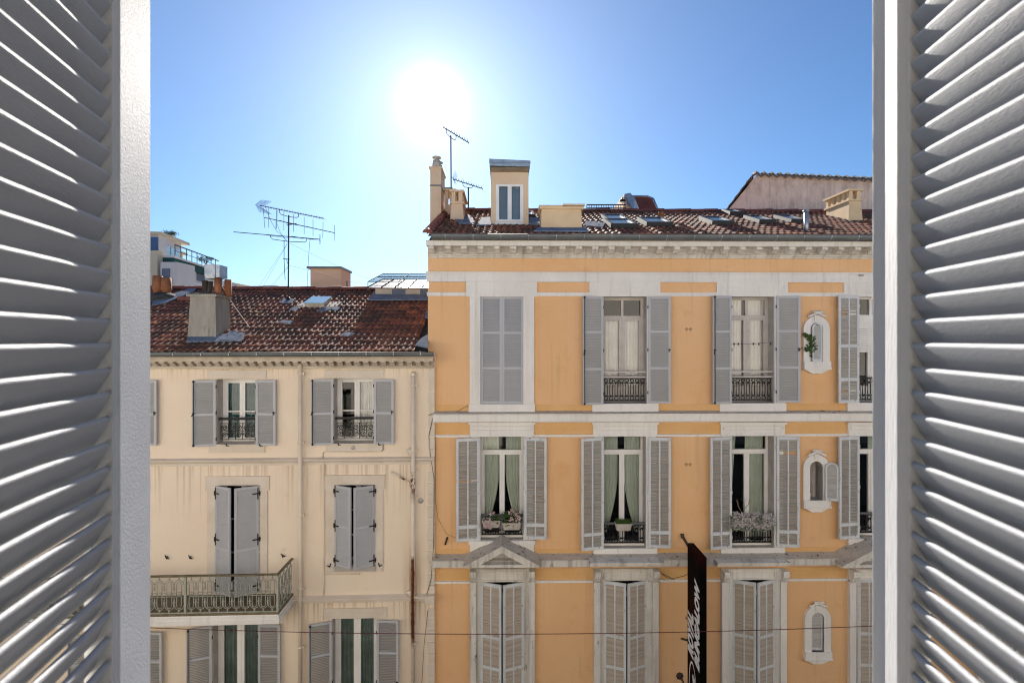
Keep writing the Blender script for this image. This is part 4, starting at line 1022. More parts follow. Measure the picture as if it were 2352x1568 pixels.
# ================================================================== CREAM BUILDING
lb = empty("cream_building", (L.X0, L.Y0, 0), L.a, label="lower cream stucco building with grey shutters and a green iron balcony", cat="building")
LU1 = L.u(998); LUR = L.u(984); LU0 = -13.0
W1r = [(223, 870, 318, 1020), (499, 870, 590, 1020), (767.5, 868, 860, 1018)]
W2r = [(223, 1113, 322, 1357), (497, 1113, 597, 1357), (770, 1112, 862, 1296)]
W3r = [(223, 1445, 326, 1720), (490, 1428, 596, 1720), (764, 1418, 866.5, 1720)]
LZE = CZ + (HZ-808)/FPX*10.98
LVE = -.33
LVR = 4.28
RL = Roof(L, LVE, LZE, .388)
def cream_wall():
    holes = [L.rect(r) for r in W1r+W2r+W3r]; ztop = LZE-.02
    mb = MB(); wall_grid(mb, LU0, LU1, -.16, ztop, holes, 0, .28, 0, 1)
    mb.quad((LU1, 0, -.16), (LU1, .10, -.16), (LU1, .10, ztop), (LU1, 0, ztop), 0)
    mb.quad((LU0, 11, -.16), (LU0, 0, -.16), (LU0, 0, ztop), (LU0, 11, ztop), 0); mb.add([(LU0, 0, ztop), (LU0, LVR, RL.zr(LVR)-.05), (LU0, 11, ztop)], [(0, 2, 1)], 0)
    mb.quad((LUR-.05, 11, -.16), (LU0, 11, -.16), (LU0, 11, ztop), (LUR-.05, 11, ztop), 0)
    mb.build("wall", ["cream_stucco", "grey_reveal"], lb)
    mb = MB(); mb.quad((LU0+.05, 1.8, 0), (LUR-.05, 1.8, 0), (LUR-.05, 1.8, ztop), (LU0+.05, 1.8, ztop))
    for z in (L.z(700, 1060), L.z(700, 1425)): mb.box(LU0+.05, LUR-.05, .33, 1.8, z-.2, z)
    mb.build("dark_backing", ["dark_interior"], lb)  # backing coloured dark in place of shade behind the windows
    # cornice with modillions
    mb = MB(); D = .27; a, b, c, d = L.z(700, 819, D), L.z(700, 830, D), L.z(700, 840, .12), L.z(700, 846, .05)
    mb.extx([(-D, b), (-D, a-.04), (-D-.02, a-.03), (-D-.02, a), (0, a), (0, b)], LU0, LU1+.0)
    mb.extx([(-.06, b), (-.05, c), (-.05, d), (0, d), (0, b)], LU0, LU1-.01)
    mb.extx([(-.09, c-.005), (-.075, d), (-.04, d), (-.04, c-.005)], LU0, LU1-.01)
    x = LU1-.12
    while x > LU0:
        mb.extx([(-.25, b), (-.25, b-.03), (-.20, b-.05), (-.14, b-.105), (-.05, b-.105), (-.05, b)], x-.085, x+.025, 0); x -= .192
    mb.build("cornice", ["cornice_stone"], lb)
    # string courses
    mb = MB()
    for (ya, yb, x) in ((1052, 1064, 700),):
        z1, z0 = L.z(x, ya), L.z(x, yb); mb.extx([(-.05, z0+.03), (-.10, z1-.03), (-.10, z1-.01), (0, z1+.02), (0, z0+.03)], LU0, LU1-.0); mb.box(LU0, LU1-.001, -.03, 0, z0-.03, z0+.03)
    mb.build("string_course", ["cream_trim"], lb)
    mb = MB(); z1, z0 = L.z(820, 1367), L.z(820, 1380)
    mb.extx([(-.05, z0), (-.06, z1-.05), (-.12, z1-.04), (-.12, z1-.01), (0, z1+.02), (0, z0)], LU0, LU1-.002)
    mb.box(LU1-.20, LU1+.012, -.15, 0, z0-.005, z1+.03)
    mb.build("string_course", ["cream_trim"], lb)
    # quoins
    mb = MB(); y = 848; k = 0
    while y < 1600:
        z1, z0 = L.z(990, y), L.z(990, y+ (24 if k % 2 else 26)); w_ = .125 if y < 1060 else .14
        if not (1044 < y+12 < 1070 or 1355 < y+12 < 1384): mb.box(LU1-w_-(.0 if k % 2 else .015), LU1+.004, -.022, 0, z0+.006, z1-.006)
        y += 26; k += 1
    mb.build("quoin_strip", ["cream_trim"], lb)
cream_wall()

def cream_windows():
    shift = {0: 0, 1: 0, 2: 0}
    for i, r0 in enumerate(W1r):
        r = L.rect(r0); mb = MB(); a, b = L.u(r0[0]-21.5), L.u(r0[2]+22)
        mb.box(a, b, -.028, 0, L.z(600, 868.5), L.z(600, 851)); mb.box(a-.008, b+.008, -.034, 0, L.z(600, 851), L.z(600, 849.5)); mb.build("window_lintel", ["cream_trim"], lb)
        mb = MB(); mb.box(a+.03, b-.03, -.025, 0, r[2]-.185, r[2]); mb.box(r[0]-.03, r[1]+.03, -.06, .26, r[2]-.02, r[2]+.012); mb.build("window_sill", ["cream_trim"], lb)
        window(lb, (r[0], r[1], r[2]+.02, r[3]), .24, "window_white", mull=.12, bars=(.5,), curt=(("curtain_teal", 'full'), ("curtain_teal", 'full'), ("curtain_white", 'half'))[i], fw=.075)
        window_rail(lb, r[0]+.05, r[1]-.02, r[2]+.10, r[2]+.46, .06, 'scroll')
        bar(lb, "handrail", r[0]+.01, r[1]-.01, .06, r[2]+.565, .05, .05, "black_iron")
        yl = (872, 1021) if i < 2 else (870, 1018)
        leaf(lb, L, r0[0], yl[0], yl[1]+1, -1, 'open', R(12), W=.475, rod=True, rails=(.48,), d0=.05); leaf(lb, L, r0[2], yl[0], yl[1], 1, 'open', R(4), W=.455, rails=(.48,), d0=.05)
        mb = MB()
        for x in (r0[0]+25, r0[2]+10) if i < 2 else (r0[0]+12, r0[2]+12):
            u, z = L.at(x, r0[3]+3, .03); mb.tube([(u, 0, z), (u, -.08, z), (u-.02, -.09, z+.05)], .012, 5); mb.tube([(u, -.05, z), (u+.04, -.06, z-.0)], .01, 4)
        mb.build("shutter_catch", ["black_iron"], lb)
    for i, r0 in enumerate(W2r):
        r = L.rect(r0); mb = MB(); a, b = L.u(r0[0]-24), L.u(r0[2]+22); zt = L.z(600, 1094); ze_ = L.z(600, 1125); zb = r[2] if i < 2 else r[2]-.16
        mb.box(a, b, -.03, 0, r[3], zt); mb.box(a, r[0], -.03, 0, ze_, r[3]); mb.box(r[1], b, -.03, 0, ze_, r[3]); mb.box(a-.01, b+.01, -.045, 0, zt, zt+.018)
        mb.box(a+.04, r[0], -.03, 0, zb, ze_); mb.box(r[1], b-.04, -.03, 0, zb, ze_)
        if i == 2: mb.box(r[0], r[1], -.03, 0, zb, r[2])
        mb.build("window_surround", ["cream_trim"], lb)
        if i == 2:
            mb = MB(); mb.box(r[0]-.02, r[1]+.02, -.055, .2, r[2]-.13, r[2]-.005); mb.build("window_sill", ["grey_reveal"], lb)
        window(lb, r, .24, "window_white", mull=.10, bars=(.33, .66), curt=None, fw=.06)
        yb = r0[3]
        leaf(lb, L, r0[0]+.6, r0[1]+.5, yb, -1, 'ajar', R(27), W=.485 if i < 2 else .465, rails=(.42,) if i < 2 else (.5,), hinges=True, d0=.035)
        leaf(lb, L, r0[2]-.6, r0[1]+.5, yb, 1, 'ajar', R(27), W=.485 if i < 2 else .465, rails=(.42,) if i < 2 else (.5,), hinges=True, d0=.035)
    for i, r0 in enumerate(W3r):
        r = L.rect(r0)
        if i == 2:
            mb = MB(); a, b = L.u(744), L.u(889); mb.box(a, b, -.03, 0, L.z(800, 1418), L.z(800, 1397)); mb.box(a-.008, b+.008, -.038, 0, L.z(800, 1397), L.z(800, 1395)); mb.build("window_lintel", ["cream_trim"], lb)
        window(lb, r, .20, "window_white", mull=.16, curt=("curtain_dark", 'full'), fw=.09)
        leaf(lb, L, r0[0], r0[1]+4, 1700, -1, 'open', R(18), W=.49, rod=True, rails=(.25, .735), d0=.05, label="white shutter leaf catching a bright reflection" if i == 1 else None); leaf(lb, L, r0[2], r0[1]+2, 1700, 1, 'open', R(5), W=.50, rails=(.25, .735), d0=.05)
cream_windows()

def cream_pipes():
    def pipe(px, y0, y1, r, name, mt="cream_pipe", clips=(), d=.11):
        u = L.u(px, d); mb = MB(); zs = [L.z(px, y, d) for y in (y0, y1)]
        mb.tube([(u, -d, zs[0]), (u, -d, zs[1])], r, 12)
        for y in clips:
            z = L.z(px, y, d); mb.tube([(u, -d, z-.018), (u, -d, z+.018)], r+.014, 12); mb.tube([(u, -d, z), (u+.09, -d-.0, z)], .012, 5); mb.box(u+.06, u+.09, -d-.015, -d+.015, z-.03, z+.03)
        return mb.build(name, [mt], lb)
    pipe(689.5, 834, 1700, .045, "downpipe", clips=(858, 1016, 1183, 1351, 1485))
    pipe(948.5, 862, 1700, .05, "downpipe", clips=(885, 1035, 1080, 1137, 1370, 1477))
    mb = MB(); u = L.u(948.5, .11)
    z = L.z(948, 1040, .11); mb.tube([(u, -.11, z-.08), (u-.09, -.11, z+.05), (u-.11, -.11, z+.09)], .05, 10); mb.build("pipe_branch", ["cream_pipe"], lb); mb = MB(); z = L.z(948, 1128, .11)
    pts = [(898, 1083), (910, 1090), (925, 1098), (938, 1108), (945, 1118)]
    mb.tube([(L.u(x, .06), -.06, L.z(x, y, .06)) for x, y in pts], .022, 8); mb.build("pipe_branch", ["cream_pipe"], lb); mb = MB()
    z = L.z(948, 1363, .11); mb.tube([(u, -.11, z-.10), (u-.08, -.11, z+.02), (u-.09, -.11, z+.07)], .05, 10); mb.build("pipe_branch", ["cream_pipe"], lb); mb = MB()
    mb.tube([(u, -.11, L.z(948, 862, .11)), (u, -.04, L.z(948, 860, .11)+.03)], .05, 10)
    mb.build("pipe_branch", ["cream_pipe"], lb)
    def small(pts, r=.014, name="water_pipe", m="cream_pipe", d=.03):
        mb = MB(); mb.tube([(L.u(x, d), -d, L.z(x, y, d)) for x, y in pts], r, 6); mb.build(name, [m], lb)
    small([(742, 1052), (742, 1039), (744, 1037.5), (874, 1036), (880, 1033), (880.5, 1018)])
    small([(744, 1064), (744, 1318), (826, 1317)], .012); small([(744, 1318), (743, 1367)], .012); small([(744, 1380), (743, 1421)], .012)
    small([(994, 960), (985, 1000), (988, 1040), (997, 1100), (996, 1250), (990, 1330), (980, 1365), (976, 1372)], .006, "wall_cable", "cable_dark", .035)
    small([(983, 1400), (974, 1480), (967, 1600)], .005, "wall_cable", "cable_dark", .03)
    small([(984, 953), (990, 951), (998, 953)], .006, "wall_cable", "cable_dark", .035)
    mb = MB(); u, z = L.at(966, 1149); mb.tube([(u, -.012, z), (u, .0, z)], .065, 16); mb.build("vent_grille", ["grey_reveal"], lb)
    mb = MB(); u, z = L.at(811, 1028, .03); mb.tube([(u, -.035, z), (u, .0, z)], .045, 12); mb.build("vent_grille", ["grey_reveal"], lb)
    for i, (px, py) in enumerate(((383, 1281), (437, 1281), (650, 1278), (757, 1300), (872, 1299))):
        mb = MB(); u, z = L.at(px, py, .05); s = -1 if i in (3,) else 1
        mb.tube([(u-.02*s, 0, z+.02), (u, -.05, z), (u+.05*s, -.06, z-.01 + (.03 if i > 1 else 0))], .013, 5); mb.tube([(u, -.05, z-.02), (u-.03*s, -.06, z+.07)], .012, 5)
        mb.build("shutter_catch", ["black_iron"], lb)
cream_pipes()

def balcony():
    D = .80
    uR = L.u(640.5, D); uL = -11.5
    zt, zb = L.z(600, 1415, D), L.z(600, 1433, D)
    b = empty("balcony", (0, 0, 0)); 
    bpy.data.objects.remove(b)
    mb = MB(); mb.box(uL, uR, -D, -.001, zb, zt); mb.box(uL, uR-.012, -D+.012, -.001, zt, zt+.03); mb.box(uL, uR+.015, -D-.015, -.001, zb+.05, zb+.09)
    bal = mb.build("balcony", ["white_trim"], lb)
    mb = MB(); mb.box(uL, uR-.014, -D+.014, -.002, zt+.03, zt+.075); mb.build("balcony_floor", ["rail_brown"], bal)
    zr = L.z(640, 1322, D); zl = zt+.085
    def run(p0, p1, name, n):
        p0, p1 = Vector(p0), Vector(p1); dv = p1-p0; Lg = dv.length; e = dv/Lg
        mb = MB(); h = zr-zl
        def q(s, z): v = p0+e*s; return (v.x, v.y, z)
        mb.tube([q(0, zl), q(Lg, zl)], .014, 4); 
        pch = Lg/n; r = .0085
        for i in range(n):
            c = (i+.5)*pch; a = pch*.25
            up = [q(c-a, zl+h*.45)] + [q(c - a*math.cos(math.pi*k/8), zr-h*.21+a*1.1*math.sin(math.pi*k/8)) for k in range(9)] + [q(c+a, zl+h*.45)]
            dn = [q(c-a, zl+h*.45)] + [q(c - a*math.cos(math.pi*k/8), zl+h*.20-a*1.1*math.sin(math.pi*k/8)) for k in range(9)] + [q(c+a, zl+h*.45)]
            mb.tube(up, r, 5); mb.tube(dn, r, 5)
            A = pch*.46
            mb.tube([q(c - A*math.cos(math.pi*k/8), zr-h*.21+A*.95*math.sin(math.pi*k/8)) for k in range(9)], r, 5)
            mb.tube([q(c - A*math.cos(math.pi*k/8), zl+h*.20-A*.95*math.sin(math.pi*k/8)) for k in range(9)], r, 5)
            mb.lathe(*q(c, 0)[:2], [(.004, zr-h*.02), (.022, zr-h*.06), (.006, zr-h*.09)], 6); mb.lathe(*q(c, 0)[:2], [(.004, zl+h*.09), (.022, zl+h*.05), (.008, zl)], 6)
            # links between neighbouring arches: ring, pendant, finial
            g = (i+1)*pch if i < n-1 else None
            if g:
                rr = pch*.23; zc = zl+h*.50
                mb.tube([q(g+rr*math.cos(2*math.pi*k/12), zc+rr*math.sin(2*math.pi*k/12)) for k in range(12)], r, 5, closed=True)
                x, y, _ = q(g, 0)
                mb.lathe(x, y, [(.004, zr-h*.40), (.016, zr-h*.36), (.008, zr-h*.33), (.022, zr-h*.29), (.010, zr-h*.25), (.014, zr-h*.20)], 6)
                mb.lathe(x, y, [(.012, zl+h*.19), (.022, zl+h*.24), (.014, zl+h*.27), (.024, zl+h*.31), (.010, zl+h*.34), (.016, zl+h*.37), (.003, zl+h*.42)], 6)
                mb.tube([q(g-pch*.25, zr-h*.33), q(g+pch*.25, zr-h*.33)], .006, 4); mb.tube([q(g-pch*.25, zl+h*.29), q(g+pch*.25, zl+h*.29)], .006, 4)
            for zz in (.445, .5, .555): mb.tube([q(c-a*.95, zl+h*zz), q(c-a*.3, zl+h*(zz+.012)), q(c+a*.3, zl+h*(zz+.012)), q(c+a*.95, zl+h*zz)], .0085, 4)
        mb.build(name, ["rail_green"], bal)
    um = L.u(426, D-.04); y0 = -D+.04
    run((um+.03, y0, 0), (uR-.06, y0, 0), "railing", 10)
    nl = int((um-uL)/.197); run((uL, y0, 0), (um-.03, y0, 0), "railing", nl)
    run((uR-.04, y0+.04, 0), (uR-.04, -.02, 0), "railing", 4)
    for x, y in ((uR-.04, y0), (um, y0)):
        mb = MB(); mb.box(x-.022, x+.022, y-.022, y+.022, zt+.02, zr); mb.build("rail_post", ["rail_green"], bal)
    mb = MB(); mb.box(uL, uR-.012, y0-.028, y0+.028, zr, zr+.03); mb.box(uR-.068, uR-.012, y0+.028, -.0, zr+.001, zr+.029); mb.build("handrail", ["rail_brown"], bal)
balcony()

tile_roof(lb, L, LU0, LUR-.02, LVE, LVR, LZE, .388, name="roof")
gutter(lb, LU0, LU1+.02, LVE-.07, CZ+(HZ-809)/FPX*10.95, r=.085, brackets=[LU1-.28-.585*k for k in range(19)], seams=1.9)

def cream_roof_things():
    # big rendered chimney
    u, v, z = RL.hit(465, 778); Y = v + L.Y0
    def onroof(px, py): return RL.hit(px, py)
    u0, u1 = L.u(437, -v), L.u(494.6, -v); zt = L.z(465, 681, -v); dep = .60; zb = z-.12
    mb = MB(); t = .045
    mb.add([(u0-t, v-t, zb), (u1+t, v-t, zb), (u1+t, v+dep+t, zb), (u0-t, v+dep+t, zb), (u0, v, zt), (u1, v, zt), (u1, v+dep, zt), (u0, v+dep, zt)], [(0,3,2,1),(4,5,6,7),(0,1,5,4),(1,2,6,5),(2,3,7,6),(3,0,4,7)])
    ch = mb.build("chimney", ["grey_render"], lb); ch["label"] = "large grey rendered chimney with clay pots and a metal cowl"
    mb = MB(); mb.box(u0-.06, u1+.05, v-.06, v+dep+.05, zt, zt+.055); mb.build("chimney_cap", ["grey_render"], ch)
    mb = MB(); r = random.Random(4)
    for k in range(16):
        x = r.uniform(u0, u1); y = r.uniform(v, v+dep); s = r.uniform(.04, .09); mb.lathe(x, y, [(s*1.5, zt+.05), (s*1.1, zt+.05+s*.5), (.01, zt+.05+s*.8)], 7)
    mb.build("mortar_bed", ["mortar"], ch)
    zc = zt+.06
    for a, b_, h in ((L.u(454.5, -v), L.u(467, -v), .33), (L.u(468.5, -v), L.u(478.5, -v), .31)):
        mb = MB(); c = (a+b_)/2; mb.lathe(c, v+.18, [((b_-a)/2*1.1, zc-.02), ((b_-a)/2*1.1, zc+.04), ((b_-a)/2, zc+.05), ((b_-a)/2, zc+h-.03), ((b_-a)/2*1.12, zc+h-.02), ((b_-a)/2*1.12, zc+h)], 14); mb.build("chimney_pot", ["dark_clay"], ch)
    for a, b_, dy in ((L.u(480, -v), L.u(500, -v), .20), (L.u(492, -v), L.u(512, -v), .42)):
        mb = MB(); c = (a+b_)/2; rr = (b_-a)/2*.8; mb.lathe(c, v+dy, [(rr*1.05, zc-.02), (rr, zc+.02), (rr, zc+.38)], 16); mb.build("chimney_pot", ["terracotta"], ch)
    a, b_, w2 = L.u(469.5, -v-.05), L.u(493.5, -v-.05), .36
    z0, z1 = L.z(480, 638, -v), L.z(480, 606, -v)
    mb = MB(); mb.add([(a+.02, v+.07, z0), (b_-.02, v+.07, z0), (b_+.0, v+.07+w2, z0), (a+.02, v+.07+w2, z0), (a, v+.05, z0+.06), (b_, v+.05, z0+.06), (b_+.0, v+.05+w2, z0+.06), (a, v+.05+w2, z0+.06), (a, v+.05, z1), (b_, v+.05, z1), (b_, v+.05+w2, z1), (a, v+.05+w2, z1)],
        [(0,3,2,1), (0,1,5,4), (1,2,6,5), (2,3,7,6), (3,0,4,7), (4,5,9,8), (5,6,10,9), (6,7,11,10), (7,4,8,11), (8,9,10,11)])
    mb.box(b_+.012, b_+.10, v+.06, v+.05+w2, z0+.02, z1-.01)
    mb.build("chimney_cowl", ["galvanised"], ch)
    fl = lb
    RL.patch(fl, [(428, 790), (551-12, 788), (537, 768), (525, 771), (495, 774), (436, 772)], .06); RL.patch(fl, [(506, 786), (556, 788), (563, 770), (530, 765)], .065)
    RL.patch(fl, [(350, 708), (352, 696), (434, 669), (452, 669), (446, 675), (385, 700)], .085)
    RL.patch(fl, [(846, 694), (984, 694), (984, 680), (866, 680)], .08); RL.patch(fl, [(846, 693), (866, 692), (870, 672), (862, 673)], .082)
    RL.patch(fl, [(727, 718), (740, 721), (763, 714), (752, 710)], .07); RL.patch(fl, [(762, 715), (775, 718), (782, 711), (770, 709)], .07); RL.patch(fl, [(783, 774), (800, 778), (817, 772), (800, 769)], .075)
    RL.patch(fl, [(955, 800), (984, 806), (984, 775), (966, 786)], .09)
    RL.patch(fl, [(666, 716), (682, 719), (688, 713), (672, 711)], .07); RL.patch(fl, [(640, 745), (668, 749), (676, 743), (650, 741)], .07); RL.patch(fl, [(976, 735), (984, 736), (984, 720), (979, 720)], .08)
    RL.patch(fl, [(645, 700), (672, 700), (676, 692), (652, 692)], .075)
    # small brick stub behind the chimney
    u, v2, z = onroof(430, 694); mb = MB(); mb.box(u-.28, u+.28, v2, v2+.35, z-.1, z+.16); mb.build("brick_stub", ["ridge_tile"], lb)
    # roof hatch
    u, v2, z = onroof(723, 709); cs = .944; sn = .33
    f = MB()
    def pt(a, s, h): return (u+a, v2+s*cs-h*sn, z+s*sn+h*cs)
    def slab(f, a0, a1, s0, s1, h0, h1, m=0): f.add([pt(a0,s0,h0), pt(a1,s0,h0), pt(a1,s1,h0), pt(a0,s1,h0), pt(a0,s0,h1), pt(a1,s0,h1), pt(a1,s1,h1), pt(a0,s1,h1)], [(0,3,2,1),(4,5,6,7),(0,1,5,4),(1,2,6,5),(2,3,7,6),(3,0,4,7)], m)
    slab(f, -.26, .26, 0, .06, 0, .15); slab(f, -.26, .26, .60, .66, 0, .15); slab(f, -.26, -.2, .06, .6, 0, .15); slab(f, .2, .26, .06, .6, 0, .15); slab(f, -.55, -.27, -.03, .4, .03, .07); slab(f, .27, .6, -.03, .5, .03, .07)
    o = f.build("skylight", ["cornice_stone"], lb); f = MB(); slab(f, -.28, .28, -.02, .68, .152, .18); f.build("pane", ["far_glass"], o)
    # lightwell upstand with plastic canopy and a wire mesh above it
    u, v2, z = onroof(920, 682); D = -v2
    u0 = L.u(862, D); u1 = LUR-.02; zt = L.z(900, 663, D)
    mb = MB(); mb.box(u0, u1, v2, v2+2.1, z-.15, zt); o = mb.build("lightwell", ["cornice_stone"], lb)
    for a, b_ in ((900, 931), (965, 996)): mb = MB(); mb.box(L.u(a, D), min(u1, L.u(b_, D)), v2-.01, v2, L.z(900, 678, D), L.z(900, 664, D)); mb.build("vent_opening", ["far_blind"], o)
    zlo, zhi = zt+.02, L.z(900, 642, D-2.2)
    ul, uh = L.u(846, D), L.u(878, D-2.2)
    mb = MB(); pr = 40
    mb.quad((ul, v2-.12, zlo), (u1, v2-.12, zlo), (u1, v2+2.2, zhi), (uh, v2+2.2, zhi))
    c = mb.build("plastic_canopy", ["plastic_sheet"], o)
    mb = MB()
    for k in range(7):
        x = ul + .01 + k*.40
        if x > u1: break
        x2 = uh + .01 + k*.40*.98
        mb.tube([(x, v2-.12, zlo+.012), (min(x2, u1), v2+2.2, zhi+.012)], .018, 4)
    mb.tube([(uh, v2+2.2, zhi+.012), (u1, v2+2.2, zhi+.012)], .02, 4); mb.tube([(ul, v2+.6, zlo+(zhi-zlo)*.3), (u1, v2+.6, zlo+(zhi-zlo)*.3)], .006, 4)
    mb.build("canopy_frame", ["frame_dark"], c)
    mb = MB(); zA, zB = L.z(900, 647, D), L.z(900, 629, D-1.9)
    ul, uh = L.u(845, D), L.u(879, D-1.9)
    for k in range(20):
        t = k/19; y = v2-.0+1.9*t; zz = zA+(zB-zA)*t; mb.tube([(ul+(uh-ul)*t, y, zz), (u1, y, zz)], .004, 3)
    for k in range(24):
        x = ul+.1*k
        if x+.0 < u1: mb.tube([(x, v2, zA), (min(u1, x+(uh-ul)), v2+1.9, zB)], .004, 3)
    for (t,) in ((0,), (.6,), (1,)): y = v2+1.9*t; mb.tube([(ul+(uh-ul)*t, y, zA+(zB-zA)*t), (u1, y, zA+(zB-zA)*t)], .018, 4)
    for x in (ul, ul+.9, ul+1.9): mb.tube([(x, v2, zA), (min(u1, x+(uh-ul)), v2+1.9, zB)], .016, 4); mb.tube([(x, v2, zA), (x, v2, zt-.05)], .012, 4)
    mb.build("wire_guard", ["mesh_panel"], o)
    # rooftop stair head behind the ridge (stands on the rear slope)
    v3 = LVR+2.2; D = -v3; a, b_ = L.u(713, D), L.u(784, D); z1 = L.z(750, 617, D); z0 = L.z(750, 690, D); dep = 1.15
    mb = MB(); mb.box(a, b_, v3, v3+dep, z0-1.2, z1); o = mb.build("stair_head", ["peach_render"], lb)
    mb = MB(); mb.box(a-.10, b_+.03, v3-.10, v3+dep+.1, z1, z1+.07); mb.build("flat_roof", ["zinc"], o)
    mb = MB(); mb.box(b_, b_+.004, v3+.6, v3+.75, z1-.6, z1-.35); mb.build("vent_opening", ["far_blind"], o)
    # clay pots on a mortar hump at the left end
    u, v4, z = onroof(362, 690); 
    mb = MB(); mb.lathe(u-.0, v4+.25, [(.62, z-.2), (.55, z+.08), (.34, z+.2), (.12, z+.26)], 12); hp = mb.build("mortar_bed", ["mortar"], lb)
    for k, (dx, h) in enumerate(((-.16, .73), (.08, .68))):
        mb = MB(); mb.lathe(u+dx, v4+.25, [(.13, z+.1), (.115, z+.32), (.15, z+.37), (.13, z+.41), (.135, z+.45), (.125, z+h), (.11, z+h)], 12); mb.build("chimney_pot", ["terracotta"], lb)
    u, v5, z = onroof(750, 690)
cream_roof_things()

# ================================================================== THINGS ON THE FACADES
def flower_box(name, lab, F, root_px, d, kind, group=None):
    px0, px1, py0, py1 = root_px
    u0, z0 = F.at(px0, py1, d); u1, z1 = F.at(px1, py0, d)
    cx = (u0+u1)/2
    e = empty(name, F.world(cx, -d, z0), F.a, label=lab, cat="flower box", group=group)
    W = (u1-u0); H = z1-z0; r = random.Random(px0)
    mb = MB(); h = min(.17, H)
    mb.add([(-W/2+.03, -.07, 0), (W/2-.03, -.07, 0), (W/2-.03, .07, 0), (-W/2+.03, .07, 0), (-W/2, -.10, h), (W/2, -.10, h), (W/2, .10, h), (-W/2, .10, h)], [(0,3,2,1),(0,1,5,4),(1,2,6,5),(2,3,7,6),(3,0,4,7)])
    mb.box(-W/2-.01, W/2+.01, -.115, -.10, h-.025, h); mb.build("planter", ["planter_white"], e)
    mb = MB(); mb.box(-W/2+.01, W/2-.01, -.095, .095, h-.03, h-.015); mb.build("soil", ["mortar"], e)
    def leaves(mb, n, box, s, m=0):
        for _ in range(n):
            x, y, z = [r.uniform(a, b) for a, b in box]; a, b = r.uniform(0, 6.3), r.uniform(-1, 1)
            v1 = Vector((math.cos(a)*math.cos(b), math.sin(a)*math.cos(b), math.sin(b)))*s; v2 = v1.orthogonal().normalized()*s*.45
            c = Vector((x, y, z)); mb.add([c-v1, c-v2, c+v1, c+v2], [(0,1,2,3)], m)
    def blooms(mb, n, box, s):
        for _ in range(n):
            x, y, z = [r.uniform(a, b) for a, b in box]
            for k in range(9): 
                a = r.uniform(0, 6.3); c = Vector((x+r.gauss(0, s*.5), y+r.gauss(0, s*.5), z+r.gauss(0, s*.5))); v1 = Vector((math.cos(a), .3*r.uniform(-1, 1), math.sin(a)))*s*.45; v2 = Vector((-math.sin(a), .3*r.uniform(-1, 1), math.cos(a)))*s*.45
                mb.add([c-v1, c-v2, c+v1, c+v2], [(0,1,2,3)])
    if kind == 'pink':
        m = MB(); leaves(m, 90, ((-W/2, W/2), (-.13, .08), (h-.08, h+.10)), .035); m.build("leaves", ["foliage"], e)
        m = MB(); blooms(m, 46, ((-W/2, 0.0), (-.15, .0), (h-.16, h+.05)), .026); blooms(m, 4, ((-.06, .06), (-.05, .05), (h+.08, h+.16)), .028); m.build("flowers", ["petal_pink"], e)
    elif kind == 'white':
        m = MB(); leaves(m, 190, ((-W/2, W/2), (-.12, .08), (h-.08, h+.22)), .035); m.build("leaves", ["foliage"], e)
        m = MB(); blooms(m, 34, ((-.06, W/2), (-.13, .05), (h-.03, h+.27)), .027); m.build("flowers", ["petal_pink"], e)
    elif kind == 'grass':
        m = MB()
        for _ in range(300):
            x, y = r.uniform(-W/2+.02, W/2-.02), r.uniform(-.08, .08); z = h+r.uniform(.04, .11); m.add([(x-.006, y, h-.03), (x+.006, y, h-.03), (x+r.uniform(-.03, .03), y+r.uniform(-.02, .02), z)], [(0,1,2)])
        m.build("grass", ["foliage"], e)
    elif kind == 'pale':
        m = MB(); leaves(m, 420, ((-W/2-.04, W/2+.04), (-.16, .08), (h-.18, h+.16)), .04); m.build("leaves", ["foliage_pale"], e)
        m = MB(); blooms(m, 60, ((-W/2, W/2), (-.17, .05), (h-.1, h+.18)), .05); m.build("flowers", ["petal_white"], e)
    elif kind == 'twigs':
        m = MB()
        def tw(p, d_, l, n):
            q = p + d_*l; m.tube([p, q], .006*n/3+.002, 4)
            if n > 0:
                for _ in range(2): tw(q, (d_+Vector((r.uniform(-.7, .7), r.uniform(-.3, .3), r.uniform(-.1, .4)))).normalized(), l*.72, n-1)
        tw(Vector((0, 0, h-.05)), Vector((.05, 0, 1)), .22, 4); m.build("stems", ["dry_twig"], e)
    return e
g = "flower boxes on the window railings"
flower_box("flower_box", "flower box overflowing with low pink blooms, left half of the leftmost green-curtained window", O, (1109, 1149, 1190, 1209), .10, 'pink', g)
flower_box("flower_box", "flower box with tall pinkish white geraniums, right half of the leftmost green-curtained window", O, (1154, 1196, 1196, 1214), .10, 'white', g)
flower_box("flower_box", "small white planter with short dark grass alone on a railing", O, (1413, 1449, 1199, 1216), .10, 'grass', g)
flower_box("flower_box", "planter with pale blooms left of its twin, below the bare twigs", O, (1680, 1722, 1190, 1214), .10, 'pale', g)
flower_box("flower_box", "planter with pale blooms right of its twin, close to the white reveal", O, (1724, 1770, 1190, 1214), .10, 'pale', g)
flower_box("potted_shrub", "bare twiggy potted plant behind the railing before the dark gap between curtains", O, (1696, 1716, 1196, 1216), -.06, 'twigs')

